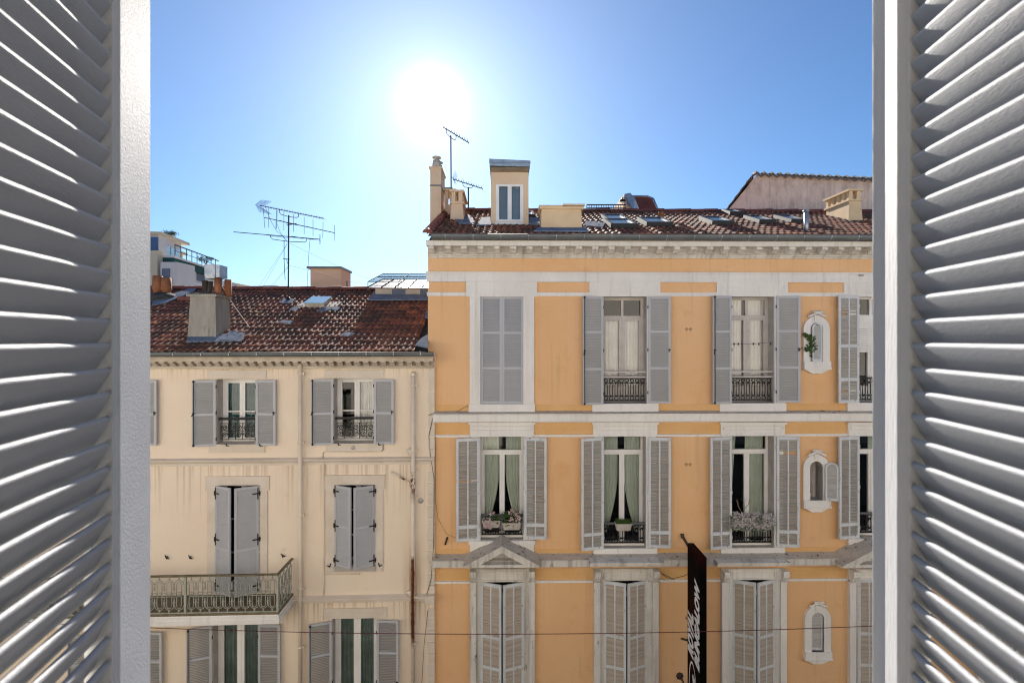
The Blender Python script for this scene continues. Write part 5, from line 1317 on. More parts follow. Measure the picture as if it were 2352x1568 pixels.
def ivy():
    u, z = O.at(1860, 790, .05)
    e = empty("ivy_plant", O.world(u, -.05, z), O.a, label="dark green ivy growing out beside the small arched shutter", cat="plant")
    r = random.Random(3); mb = MB(); st = MB()
    main = [(.05, 0, -.28), (.04, 0, -.1), (.03, 0, .05), (-.0, 0, .14), (-.09, -.02, .2), (-.16, -.02, .22)]
    st.tube([(x, y-.02, z_) for x, y, z_ in main], .006, 4); st.tube([(.04, -.02, -.08), (-.05, -.03, -.13), (-.13, -.03, -.14)], .006, 4); st.build("stems", ["dry_twig"], e)
    cl = [(.02, .12, .09, 60), (-.03, .16, .07, 50), (-.12, .22, .05, 34), (-.16, .235, .025, 10), (.03, .02, .06, 40), (.0, -.08, .10, 70), (-.09, -.12, .06, 50), (.04, -.02, .05, 30), (.03, -.2, .035, 16), (.03, -.28, .03, 10), (.06, -.06, .06, 30)]
    for x, z_, s, n in cl:
        for _ in range(n):
            c = Vector((x+r.gauss(0, s*.5), -.03+r.gauss(0, s*.4), z_+r.gauss(0, s*.5))); a = r.uniform(0, 6.3); b_ = r.uniform(-.7, .7)
            v1 = Vector((math.cos(a), b_, math.sin(a)))*.024; v2 = Vector((-math.sin(a), .4*b_, math.cos(a)))*.019; mb.add([c-v1, c-v2, c+v1, c+v2], [(0,1,2,3)])
    mb.build("leaves", ["foliage"], e)
ivy()

def sign():
    Yf, Yn = 11.22, 10.46; x = (1579-CXP)/FPX*Yf; T = .137
    zf = P(1579, 1246, Yf)[2]; z0 = zf-5.2
    e = empty("projecting_sign", (x, Yf, z0), 0, label="tall black double-sided shop sign with silver italic lettering, fixed edge-on to the orange wall", cat="sign")
    Ld = Yf-Yn; H = 5.2
    mb = MB(); mb.box(0, T, -Ld, 0, 0, H); mb.build("sign_panel", ["sign_black"], e, bevel=.004)
    mb = MB(); mb.tube([(T/2, 0, H-.16), (-.02, .35, H+.06)], .03, 6); mb.tube([(T/2, 0, H-2.2), (-.02, .35, H-2.35)], .025, 6); mb.tube([(T/2, 0, .5), (T/2, .4, .5)], .03, 6)
    mb.box(-.05, .01, .25, .28, H+.0, H+.10)
    mb.build("bracket", ["cable_dark"], e)
    def text(s, size, y_up, z_start, length):
        cu = bpy.data.curves.new("lettering", 'FONT'); cu.body = s; cu.size = size; cu.shear = .22; cu.offset = size*.06; cu.extrude = .002; cu.resolution_u = 3
        tmp = bpy.data.objects.new("tmp", cu); COL.objects.link(tmp); dg = bpy.context.evaluated_depsgraph_get()
        me = bpy.data.meshes.new_from_object(tmp.evaluated_get(dg)); bpy.data.objects.remove(tmp)
        xs = [v.co.x for v in me.vertices]; ys = [v.co.y for v in me.vertices]
        sx = length/(max(xs)-min(xs)); sy = size*.72/(max(ys)-min(ys)); mnx, mny = min(xs), min(ys)
        for v in me.vertices:
            a, b = (v.co.x-mnx)*sx, (v.co.y-mny)*sy
            v.co = (-.004 - v.co.z, y_up + b, z_start + a)
        me.materials.clear(); me.materials.append(MATS["sign_letter"])
        o = bpy.data.objects.new("lettering", me); COL.objects.link(o); o.parent = e
    def zz(px, py):
        # height on the left face for a pixel column between the two edges
        return None
    # distances along the face: solve Y from px at x
    def Yof(px): return x/((px-CXP)/FPX)
    def zof(px, py): return CZ + (HZ-py)/FPX*Yof(px) - z0
    yA = Yof(1580)-Yf; yB = Yof(1593.5)-Yf; yC = Yof(1595.5)-Yf; yD = Yof(1607)-Yf
    a, b = zof(1588, 1507), zof(1588, 1405); text("ROYAL", (yA-yB)/.72, yB, a, b-a)
    a, b = zof(1602, 1536), zof(1602, 1334); text("BUNGALOW", (yC-yD)/.72, yD, a, b-a)
    # oval badge with a slanted word
    mb = MB(); c_y = (yA+yD)/2+.02; cz = zof(1593, 1595); ry, rz = .245, .66
    n = 48
    outer = []; inner = []
    for k in range(n):
        t = 2*math.pi*k/n; sh = .30
        def pp(f): yy, z2 = ry*f*math.cos(t), rz*(1-(1-f)*.5)*math.sin(t); return (c_y+yy + 0, cz+z2 + yy*.6)
        outer.append(pp(1.0)); inner.append(pp(.87))
    V = [(-.005, y, z) for y, z in outer] + [(-.005, y, z) for y, z in inner]
    mb.add(V, [(k, k+n, (k+1) % n+n, (k+1) % n) for k in range(n)]); mb.build("badge_ring", ["sign_letter"], e)
    text("mont", .22, c_y-.10, cz-.52, .95)
sign()

def lamp_bracket():
    u, z = O.at(1561, 1551)
    e = empty("wall_bracket", O.world(u, 0, z), O.a, label="iron bracket with a dotted rosette low on the wall left of the black sign", cat="bracket")
    mb = MB(); mb.tube([(0, -.03, 0), (0, -.0, 0)], .03, 10); mb.tube([(0, -.006, 0), (0, 0, 0)], .08, 14)
    for k in range(8):
        a = k*math.pi/4; mb.tube([(.075*math.cos(a), -.02, .075*math.sin(a)), (.075*math.cos(a), 0, .075*math.sin(a))], .013, 6)
    mb.build("rosette", ["cable_dark"], e); mb = MB(); mb.tube([(0, -.02, 0), (.08, -.25, -.12), (.17, -.6, -.4)], .018, 6); mb.build("arm", ["cable_dark"], e)
lamp_bracket()

def street_cable():
    Y = 8.6; pts = []
    a, b, c = P(352, 1441, Y), P(1000, 1455, Y), P(1998, 1437, Y)
    # parabola through the three sightings, drawn on past both sides
    import itertools
    def f(x):
        x0, x1, x2 = a[0], b[0], c[0]
        return a[2]*(x-x1)*(x-x2)/((x0-x1)*(x0-x2)) + b[2]*(x-x0)*(x-x2)/((x1-x0)*(x1-x2)) + c[2]*(x-x0)*(x-x1)/((x2-x0)*(x2-x1))
    for k in range(61): x = -12+24*k/60; pts.append((x, Y, f(x)))
    e = empty("overhead_cable", (0, Y, f(0)), 0, label="thin dark red cable strung low along the street across both buildings", cat="cable")
    mb = MB(); mb.tube([(p[0], 0, p[2]-f(0)) for p in pts], .006, 5); mb.build("cable", ["cable_red"], e)
street_cable()

# ================================================================== ROOF AERIALS
def aerial_left():
    Y = 15.25; bx, by, bz = P(663, 694, Y)
    e = empty("rooftop_aerial", (bx, Y, bz), 0, label="tall mast with three long television aerials on the cream building's roof", cat="aerial")
    u, v, zr_ = RL.hit(663, 694); w = L.world(u, v, zr_); e.location = w; Y = w[1]; bx, bz = w[0], w[2]
    C = lambda cx, cy: (335+.285*cx, 415+.285*cy)
    def Q(cx, cy, dy=0.0):
        p = P(*C(cx, cy), Y); return (p[0]-bx, dy, p[2]-bz)
    def part(name, segs, m="aerial_metal"):
        mb = MB()
        for pts, r in segs: mb.tube(pts, r, 5)
        return mb.build(name, [m], e)
    part("mast", [([Q(1148, 975), Q(1152, 278)], .021)])
    mb = MB(); p = Q(1148, 972); mb.lathe(p[0], p[1], [(.12, -.06), (.06, .08), (.03, .16)], 10); mb.build("mast_foot", ["black_iron"], e)
    s = [([Q(918, 200), Q(1435, 305)], .012)]
    for k in range(22):
        t = k/21; cx, cy = 975+(1430-975)*t, 211+(304-211)*t; s.append(([Q(cx, cy-4, -.12), Q(cx, cy+4, .12)], .004))
    s += [([Q(1075, 235), Q(1076, 255), Q(1090, 272), Q(1150, 290), Q(1215, 298), Q(1230, 290), Q(1232, 265)], .010)]
    part("yagi_antenna", s)
    s = []
    for k in range(9): t = k/8; s.append(([Q(905+30*t, 205-0*t, 0), Q(945+45*t, 172-17*t, 0)] if False else [Q(905+12*t, 203-4*t, -.15+.3*t), Q(950+40*t, 168-12*t, -.15+.3*t)], .0035))
    for k in range(6): t = k/5; s.append(([Q(905+t*48, 203-35*t, -.15), Q(917+t*73, 199-43*t, .15)], .0035))
    for k in range(9): t = k/8; s.append(([Q(905+8*t, 205+2*t, -.15+.3*t), Q(935+58*t, 262-2*t, -.15+.3*t)], .0035))
    for k in range(6): t = k/5; s.append(([Q(905+t*30, 205+57*t, -.15), Q(913+t*80, 207+53*t, .15)], .0035))
    part("reflector_grid", s, "mesh_panel")
    s = [([Q(955, 297), Q(1520, 420)], .012), ([Q(1080, 320), Q(1150, 345), Q(1320, 374)], .009), ([Q(1135, 358), Q(1215, 345)], .012)]
    for cx, y0, y1, sk in ((952, 215, 383, 14), (990, 220, 377, 0), (1050, 237, 385, -6), (1056, 240, 390, -6), (1112, 250, 400, 0), (1190, 270, 412, 0), (1276, 292, 430, 0), (1347, 312, 445, 0), (1427, 333, 462, -3), (1521, 358, 485, 3)):
        s.append(([Q(cx-sk/2, y0), Q(cx+sk/2, y1)], .006))
    part("yagi_antenna", s)
    s = [([Q(708, 413), Q(1405, 472)], .012), ([Q(1003, 437), Q(1005, 455), Q(1022, 472), Q(1150, 490), Q(1280, 495), Q(1294, 485), Q(1295, 465)], .010), ([Q(1403, 433), Q(1403, 513)], .010)]
    for cx, cy in ((1075, 450), (1182, 455), (1265, 458), (1328, 470)): s.append(([Q(cx-30, cy+18, -.5), Q(cx+28, cy-14, .5)], .005))
    part("yagi_antenna", s)
    part("dipole", [([Q(1114, 480), Q(1114, 640), Q(1122, 800)], .009), ([Q(1108, 630), Q(1160, 633)], .012), ([Q(1130, 632), Q(1150, 685)], .006)])
    W = lambda cx, cy, dy: Q(cx, cy, dy)
    part("cable", [([W(1325, 470, 0), W(1318, 530, 0), W(1310, 640, 0), W(1304, 760, 0), W(1299, 860, .05)], .006), ([W(962, 210, 0), W(1005, 320, 0), W(1050, 400, 0), W(1095, 440, 0), W(1140, 492, 0)], .006), ([W(1050, 330, 0), W(1085, 420, 0), W(1140, 492, 0)], .005)])
    def to_roof(cx, cy):
        u, v, z = RL.hit(*C(cx, cy)); w = L.world(u, v, z); return (w[0]-e.location.x, w[1]-e.location.y, w[2]-e.location.z)
    part("guy_wire", [([Q(1142, 505), to_roof(900, 870)], .0035), ([Q(1142, 505), to_roof(935, 870)], .0035), ([Q(1142, 695), to_roof(985, 870)], .0035), ([Q(1142, 700), to_roof(1005, 872)], .0035),
        ([Q(1160, 505), Q(1400, 625, .6), Q(1640, 728, 1.2), Q(1850, 785, 1.6)], .0035), ([Q(1160, 685), Q(1290, 710, .3), Q(1500, 780, .8), Q(1790, 805, 1.3)], .0035), ([Q(1155, 940), to_roof(1400, 1090), to_roof(1700, 1180), to_roof(2180, 1310)], .0045)], "aerial_wire")
    o = MB()
aerial_left()
def chimney_wire():
    C = lambda cx, cy: (335+.285*cx, 415+.285*cy)
    a = P(*C(585, 800), 12.2); u, v, z = RL.hit(*C(838, 1210)); b = L.world(u, v, z+.08)
    e = empty("stay_wire", b, 0, label="pale slack wire running from the grey chimney's cowl down to the tiles", cat="wire")
    mid = [(a[i]+b[i])/2 for i in range(3)]; mid[2] -= .05
    mb = MB(); mb.tube([tuple(p[i]-b[i] for i in range(3)) for p in (a, mid, b)], .006, 4); mb.build("wire", ["cable_white"], e)
chimney_wire()

def aerial_right(name, lab, pts_mast, boom, bracket, Y, ticks, grid=False, r=.02):
    b = P(*pts_mast[0], Y); e = empty(name, b, 0, label=lab, cat="aerial", group="aerials above the orange building's roof")
    Q = lambda p, dy=0: tuple((P(p[0], p[1], Y)[0]-b[0], dy, P(p[0], p[1], Y)[2]-b[2]))
    mb = MB(); mb.tube([Q(pts_mast[0]), Q(pts_mast[1])], r, 8); mb.build("mast", ["aerial_metal"], e)
    mb = MB(); mb.tube([Q(boom[0]), Q(boom[1])], .014, 5)
    for k in range(ticks):
        t = (k+.5)/ticks; x = boom[0][0]+(boom[1][0]-boom[0][0])*t; y = boom[0][1]+(boom[1][1]-boom[0][1])*t
        mb.tube([Q((x-.6, y+1.0), -.16), Q((x+1.6, y-3.0), .16)], .005, 4); mb.tube([Q((x-.6, y-2.6), -.16), Q((x+1.6, y+.6), .16)], .005, 4)
    mb.tube([Q(p) for p in bracket], .011, 5); mb.build("yagi_antenna", ["aerial_metal"], e)
    if grid:
        mb = MB(); x0, y0 = boom[0]
        for k in range(8): t = k/7; mb.tube([Q((x0+6*t+1, y0-12*t), -.22), Q((x0+6*t+4, y0-12*t-2), .22)], .003, 3); mb.tube([Q((x0+6*t-1, y0+9*t), -.22), Q((x0+6*t+3, y0+9*t), .22)], .003, 3)
        for dy in (-.2, 0, .2): mb.tube([Q((x0+1, y0), dy), Q((x0+8, y0-13), dy)], .004, 3); mb.tube([Q((x0, y0), dy), Q((x0+6, y0+10), dy)], .004, 3)
        mb.build("reflector_grid", ["mesh_panel"], e)
    return e
aerial_right("rooftop_aerial", "tall slender aerial mast beside the high chimney, its tilted antenna near the sun", ((1036.3, 440), (1035.5, 311.4)), ((1017, 292), (1077.5, 328.5)), ((1025, 296), (1025.5, 306), (1034, 315), (1044, 322), (1047, 320), (1048, 311)), 14.4, 10)
mbx = MB(); b_ = P(1036.3, 440, 14.4); mbx.box(-.22, .04, -.03, .03, .02, .11)
o_ = bpy.data.objects["rooftop_aerial.001"]; mbx.build("mast_bracket", ["mesh_panel"], o_)
aerial_right("rooftop_aerial", "short aerial on a thin black pole just right of the arcaded chimney", ((1075.8, 482), (1075.8, 430.5)), ((1040, 411.5), (1109, 433.5)), ((1063, 420), (1063.5, 426), (1069, 430), (1081, 432), (1085, 430), (1086, 425)), 15.2, 12, grid=True, r=.022)
def mast_foot():
    o = bpy.data.objects["rooftop_aerial.002"]; mb = MB(); mb.tube([(0, 0, -.9), (0, 0, .02)], .022, 8); mb.build("mast_foot", ["aerial_metal"], o)
    o = bpy.data.objects["rooftop_aerial.001"]; mb = MB(); mb.tube([(0, 0, -1.1), (0, 0, .02)], .02, 8); mb.build("mast_foot", ["aerial_metal"], o)
mast_foot()

# ================================================================== BEHIND THE RIDGES
def pink_house():
    G = Fac(*P(1674, 477, 19.0)[:2], R(-24))
    e = empty("pink_house", (G.X0, G.Y0, 0), G.a, label="house behind with a blank rough pink wall and dark tiled edge above the red roof", cat="house")
    pts = [(1650, 510), (1738, 402), (2001, 415), (2330, 434)]
    loc = [G.at(*p) for p in pts]; zb = 0.0
    poly = [(loc[0][0], zb), (loc[3][0], zb), loc[3], loc[2], loc[1], loc[0]]
    mb = MB(); mb.prism(poly, 0, 7.0); mb.build("wall", ["pink_render"], e)
    # tiled edge along the top and down the raking side
    mb = MB(); a, b = Vector(loc[1])-Vector((.12, .02)), Vector(loc[3]); d = (b-a); n = int(d.length/.26); r = random.Random(8)
    for k in range(n):
        p = a + d*(k/n); q = a + d*((k+1)/n)
        V = []
        for y, dz in ((-.12, .0), (.7, .30)):
            for i in range(6):
                t = i/5; z = p.y+(q.y-p.y)*t + .02 + .085*math.sin(math.pi*t) + dz; V.append((p.x+(q.x-p.x)*t*.96 + r.uniform(-.005, .005), y, z))
        mb.add(V + [(v[0], v[1], v[2]-.09) for v in V[:6]], [(i, i+1, i+7, i+6) for i in range(5)] + [(12+i, 13+i, i+1, i) for i in range(5)])
    for k in range(3):
        y0 = 1.2*k/3-.1
    c = Vector(loc[0]); d = a-c; n = int(d.length/.30)
    for k in range(n):
        p = c + d*(k/n); q = c + d*((k+1.1)/n); nn = Vector((-d.y, d.x)).normalized()*.06
        V = [(p.x+nn.x, -.08, p.y+nn.y), (q.x+nn.x*.6, -.08, q.y+nn.y*.6), (q.x, -.08, q.y), (p.x, -.08, p.y)]
        V += [(x, 7, z) for x, y, z in V]
        mb.add(V, [(0,1,2,3)[::-1], (0,1,5,4), (1,2,6,5), (3,0,4,7)])
    mb.build("roof", ["old_tile"], e)
    mb = MB(); m_ = [G.at(x, y, .12) for x, y in ((1762, 497), (1790, 501), (1830, 505), (1905, 512))]
    r = random.Random(9); up = []; dn = []
    for k in range(25):
        t = k/24*3; i = min(2, int(t)); f = t-i; x = m_[i][0]+(m_[i+1][0]-m_[i][0])*f; z = m_[i][1]+(m_[i+1][1]-m_[i][1])*f
        up.append((x, -.02, z+.34+r.uniform(-.03, .03))); dn.append((x, -.45+r.uniform(-.05, .05), z-.1))
    mb.add(up+dn, [(k, k+1, k+26, k+25) for k in range(24)]); mb.build("flashing", ["galvanised"], e)
pink_house()

def roof_terrace():
    Y = 17.5
    b = P(1390, 490, Y); e = empty("terrace_railing", b, 0, label="black rooftop railing of square panels behind the ridge", cat="railing")
    x0, x1 = P(1347.5, 481, Y)[0]-b[0], P(1437, 481, Y)[0]-b[0]; z0, z1 = P(1390, 486, Y)[2]-b[2], P(1390, 470.5, Y)[2]-b[2]
    mb = MB(); mb.tube([(x0, 0, z1), (x1, 0, z1)], .025, 4); mb.tube([(x0, 0, (z0+z1)/2+.02), (x1, 0, (z0+z1)/2+.02)], .018, 4); mb.tube([(x0, 0, z0-.6), (x1, 0, z0-.6)], .018, 4)
    for k in range(17): x = x0+(x1-x0)*k/16; mb.tube([(x, 0, z0-.6), (x, 0, z1)], .014, 4)
    mb.build("rail_panel", ["black_iron"], e)
    # tiled dormer roof
    Y = 18.0; b = P(1475, 490, Y); e = empty("rear_dormer", b, 0, label="hipped red tiled dormer with pale metal edges peeping over the ridge", cat="dormer")
    q = lambda px, py, dy=0: (P(px, py, Y)[0]-b[0], dy, P(px, py, Y)[2]-b[2])
    mb = MB(); A, B, C_, D_, E, F_ = q(1449, 441), q(1496, 441), q(1508, 448), q(1516, 482), q(1470, 482), q(1458, 455)
    dn = [( *D_[:2], -1.2), (*E[:2], -1.2)]
    front = [A, B, C_, D_, dn[0], dn[1], E, F_]
    # sloping tiled face leaning back
    def lean(p): return (p[0], (p[2]+.3)*.55, p[2])
    fr = [lean(p) for p in front]; mb.add(fr, [tuple(range(7, -1, -1))]); mb.add(fr+[(x, 3.0, z) for x, y, z in fr], [(i, (i+1) % 8, (i+1) % 8+8, i+8) for i in range(8)])
    for k in range(9):
        z = -.05 + k*.085; mb.add([(A[0]+.05+.1*(8-k)/8, (z+.3)*.55-.02, z), (C_[0]+.1, (z+.3)*.55-.02, z), (C_[0]+.1, (z+.3)*.55-.005, z+.02), (A[0]+.05+.1*(8-k)/8, (z+.3)*.55-.005, z+.02)], [(0,1,2,3)])
    mb.build("roof", ["ridge_tile"], e)
    mb = MB(); mb.tube([lean(q(1449, 440)), lean(q(1497, 440)), lean(q(1509, 447)), lean(q(1517, 482))], .045, 5)
    l2 = [q(1437, 442, .2), q(1449, 441, .1), q(1458, 455, .0), q(1470, 484, 0), q(1456, 484, 0), q(1440, 470, 0)]
    mb.add(l2, [(5,4,3,2,1,0)]); mb.build("metal_edge", ["galvanised"], e)
    mb = MB(); w_ = [q(1437, 442, .25), q(1446, 460, .1), q(1458, 484, .05), q(1437, 484, .3)]; mb.add(w_ + [(x, y+2, z-1.2*(z < -.0)) for x, y, z in w_], [(3,2,1,0), (0,1,5,4), (2,3,7,6), (3,0,4,7)]); mb.build("wall", ["yellow_render"], e)
    # lantern
    b = P(1436, 458, 17.9); e = empty("wall_lantern", b, 0, label="small dark enamel lamp on a bracket beside the rear dormer", cat="lamp")
    q = lambda px, py: (P(px, py, 17.9)[0]-b[0], 0, P(px, py, 17.9)[2]-b[2])
    mb = MB(); p = q(1430, 460); mb.lathe(p[0], 0, [(.12, p[2]-.03), (.11, p[2]), (.03, p[2]+.05), (.02, p[2]+.12)], 12); mb.tube([(p[0], 0, p[2]+.12), (0, 0, .03)], .012, 5); mb.build("lamp_shade", ["black_iron"], e)
    mb = MB(); mb.lathe(p[0], 0, [(.045, p[2]-.02), (.05, p[2]-.08), (.02, p[2]-.13)], 10); mb.build("bulb", ["pale_glass"], e)
roof_terrace()

def far_flats():
    A = P(364, 537, 45); B = P(452, 562, 52.5)
    ang = math.atan2(B[1]-A[1], B[0]-A[0]); G = Fac(A[0], A[1], ang)
    e = empty("apartment_building", (A[0], A[1], 0), ang, label="distant white modern apartment block with glazed top floor and striped blinds", cat="building")
    C = lambda cx, cy: ((430+cx/8.252)/1.253, (640+cy/8.252)/1.253)
    def r(c0, c1, t, b, d=0):      # heights taken at the column c0
        (p0, y0), (p1, y1) = C(c0, t), C(c1, b); u0 = G.u(p0, d); u1 = G.u(p1, d); return u0, u1, G.z(p0, C(c0, b)[1], d), G.z(p0, y0, d)
    # main volumes: upper floor, lower floor
    u_end = G.u(C(750, 0)[0]); zt = G.z(C(240, 245)[0], C(240, 245)[1]); zf = G.z(C(270, 840)[0], C(270, 840)[1])
    D = 9.0
    zg = G.z(C(280, 715)[0], C(280, 715)[1])
    mb = MB(); mb.box(0, u_end, 0, D, zf-2, zt-.25); mb.box(-.0, u_end, -.001, .0, zf-2, zf-1)
    mb.build("wall", ["far_white"], e)
    mb = MB(); mb.box(-.3, u_end+.9, -.4, D, zt-.25, zt); u2 = G.u(C(1090, 0)[0]); mb.box(u_end, u2+.6, 1.0, D, zt-.85, zt-.6); mb.box(u_end, u2, 1.2, D, zt-1.6, zt-.85)
    mb.build("roof", ["far_cream"], e)
    mb = MB(); mb.box(u_end, G.u(C(945, 0)[0]), 2.6, D, zf-1, zt-1.6); mb.build("terrace_wall", ["far_cream"], e)
    # glazing
    for a, b_ in ((250, 340), (365, 480), (512, 605), (620, 708)):
        u0, u1 = G.u(C(a, 0)[0], .05), G.u(C(b_, 0)[0], .05); mb = MB(); mb.box(u0, u1, -.06, -.03, zg-.6, zt-.95); mb.build("window", ["far_glass"], e)
    mb = MB(); mb.box(-2.4, -.35, -.0, .05, 0, 0)
    # near end face, turned to the street
    E0 = P(340, 537, 45.0)
    inv = lambda w_: ((w_[0]-G.X0)*G.c+(w_[1]-G.Y0)*G.s, -(w_[0]-G.X0)*G.s+(w_[1]-G.Y0)*G.c)
    # slab edge, awning, balustrade
    u3 = G.u(C(1320, 0)[0])
    mb = MB(); mb.box(-.2, u3, -1.4, .0, zf-.05, zf+.12); mb.build("terrace_slab", ["far_white"], e)
    mb = MB(); mb.box(-.2, u3, -1.35, -.1, zf-.75, zf-.05); mb.build("awning", ["far_awning"], e)
    mb = MB(); mb.tube([(0, -1.35, zf+1.15), (u3, -1.35, zf+1.15)], .06, 4); mb.tube([(0, -1.35, zf+.62), (u3, -1.35, zf+.62)], .025, 4); k = 0
    while k*1.1 < u3: mb.tube([(k*1.1, -1.35, zf+.1), (k*1.1, -1.35, zf+1.15)], .035, 4); k += 1
    mb.build("railing", ["dark_clay"], e)
    zl = zf-.75; mb = MB(); mb.box(0.3, u3+6, -1.0, D, zl-9, zl); mb.build("lower_wall", ["far_white"], e)
    mb = MB(); d = 1.05
    for a, b_, t in ((680, 1030, 1095), (1130, 1315, 1180)):
        u0, u1, z0, z1 = r(a, b_, t, 1380, d); mb.box(u0, u1, -d, -d+.04, z0, z1)
    mb.build("blind", ["far_blind"], e)
    mb = MB()
    u0, u1, z0, z1 = r(640, 1090, 1030, 1080, 1.25); mb.box(u0, u1, -1.3, -1.0, z0, z1); u0, u1, z0, z1 = r(670, 1130, 1330, 1365, 1.25); mb.box(u0, u1+1, -1.25, -1.2, z0, z0+.12); mb.box(u0, u0+.1, -1.06, -1.01, z0-3, z1+2.2)
    mb.build("balcony_rail", ["window_white"], e)
    mb = MB(); u0, u1, z0, z1 = r(680, 1080, 1400, 1500, 1.2); mb.box(u0, u1, -1.15, -1.12, z0-2, z1); mb.build("glass_balustrade", ["far_glass"], e)
    # near end wall faces the street: world-aligned box
    e2 = (P(330, 537, 44.9), P(368, 537, 44.9))
    mb = MB(); x0, x1 = e2[0][0], e2[1][0]
    def W(x, y, z): p = inv((x, y)); return (p[0], p[1], z)
    def wbox(mb, x0, x1, y0, y1, z0, z1):
        mb.add([W(x0,y0,z0),W(x1,y0,z0),W(x1,y1,z0),W(x0,y1,z0),W(x0,y0,z1),W(x1,y0,z1),W(x1,y1,z1),W(x0,y1,z1)], [(0,3,2,1),(4,5,6,7),(0,1,5,4),(1,2,6,5),(2,3,7,6),(3,0,4,7)])
    zz = lambda cy: P(*C(60, cy), 44.9)[2]
    wbox(mb, x0-3, P(C(215, 0)[0], 0, 44.9)[0], 44.9, 46, zz(1600)-6, zz(245)); mb.build("end_wall", ["far_white"], e)
    mb = MB(); wbox(mb, P(C(35, 0)[0], 0, 44.8)[0], P(C(200, 0)[0], 0, 44.8)[0], 44.78, 44.85, zz(670), zz(355)); mb.build("window", ["solar_blue"], e)
    mb = MB(); wbox(mb, P(C(0, 0)[0], 0, 44.6)[0]-1, P(C(265, 0)[0], 0, 44.6)[0], 44.2, 44.88, zz(1600)-6, zz(700)); mb.build("stair_wall", ["far_cream"], e); 
    zz = lambda cy: P(*C(260, cy), 43.6)[2]
    mb = MB(); wbox(mb, P(C(262, 0)[0], 0, 43.6)[0], P(C(665, 0)[0], 0, 43.6)[0], 43.6, 46, zz(1600)-5, zz(940)); mb.build("lower_end_wall", ["far_white"], e)
    mb = MB(); wbox(mb, P(C(295, 0)[0], 0, 43.5)[0], P(C(475, 0)[0], 0, 43.5)[0], 43.5, 43.59, zz(1500), zz(1100)); mb.build("window", ["far_blind"], e)
    mb = MB(); xa, xb = P(C(235, 0)[0], 0, 43.2)[0], P(C(485, 0)[0], 0, 43.2)[0]
    for k in range(9): x = xa+(xb-xa)*k/8; wbox(mb, x-.04, x+.04, 43.2, 43.26, zz(1560), zz(1330))
    wbox(mb, xa, xb, 43.19, 43.27, zz(1345), zz(1318)); mb.build("balcony_rail", ["window_white"], e)
    # roof-top plants
    c = P(C(470, 260)[0], C(470, 260)[1], 47); t = empty("roof_plant", c, 0, label="dark bushy plants on the roof edge of the distant white block", cat="plant")
    r_ = random.Random(1); mb = MB()
    for _ in range(700):
        x = r_.choice((-.9, -.5, .2, .6, .9))+r_.gauss(0, .3); z = r_.gauss(0, .22); y = r_.gauss(0, .3); a = r_.uniform(0, 6.3); mb.add([(x, y, z), (x+.16*math.cos(a), y+.05, z+.16*math.sin(a)), (x+.1*math.cos(a+1.2), y, z+.1*math.sin(a+1.2))], [(0,1,2)])
    t.scale = (.5, .5, .5); mb.build("leaves", ["foliage"], t); mb = MB(); mb.box(-1.2, 1.0, -.2, .2, -.5, -.25); mb.build("planter", ["far_cream"], t)
    c = P(C(1330, 1000)[0], C(1330, 1000)[1], 50); t = empty("terrace_tree", (c[0], c[1], c[2]-2), 0, label="small gnarled tree on the distant terrace beside the metal chimney cowl", cat="tree")
    mb = MB(); mb.tube([(0, 0, 0), (-.1, 0, 1.5), (.1, 0, 2.1)], .10, 5)
    for a in (-.9, -.5, .4, .8): mb.tube([(0, 0, 1.9), (a*.6, 0, 2.4), (a*1.2, 0, 2.75)], .05, 4)
    mb.build("trunk", ["dry_twig"], t); mb = MB()
    for cx, cz_ in ((-1.2, 2.9), (-.7, 3.1), (-.2, 2.7), (.3, 3.0), (.8, 2.75), (1.2, 2.9), (-.9, 2.6), (.1, 2.4)):
        for _ in range(60):
            x = cx+r_.gauss(0, .2); z = cz_+r_.gauss(0, .13); y = r_.gauss(0, .3); a = r_.uniform(0, 6.3); mb.add([(x, y, z), (x+.15*math.cos(a), y+.05, z+.15*math.sin(a)), (x+.1*math.cos(a+1.2), y, z+.1*math.sin(a+1.2))], [(0,1,2)])
    mb.build("crown", ["foliage"], t); t.scale = (.55, .55, .55); t.location.z += 1.0; t.location.x += .0
    # low far roofs
    x0, y0, z0 = P(505, 645, 60); t = empty("far_house", (x0, 60, 0), 0, label="far pale house whose flat top just clears the ridge right of the metal cowl", cat="house")
    mb = MB(); mb.box(-2.0, 1.4, 0, 6, 0, P(505, 648, 60)[2]); mb.box(1.4, 6.5, 1, 6, 0, P(540, 656, 60)[2]); mb.build("wall", ["far_cream"], t); mb = MB(); mb.box(4.2, 5.9, 2, 4, P(540, 656, 60)[2]-.1, P(540, 651.5, 60)[2]); mb.build("roof_box", ["far_white"], t)
far_flats()

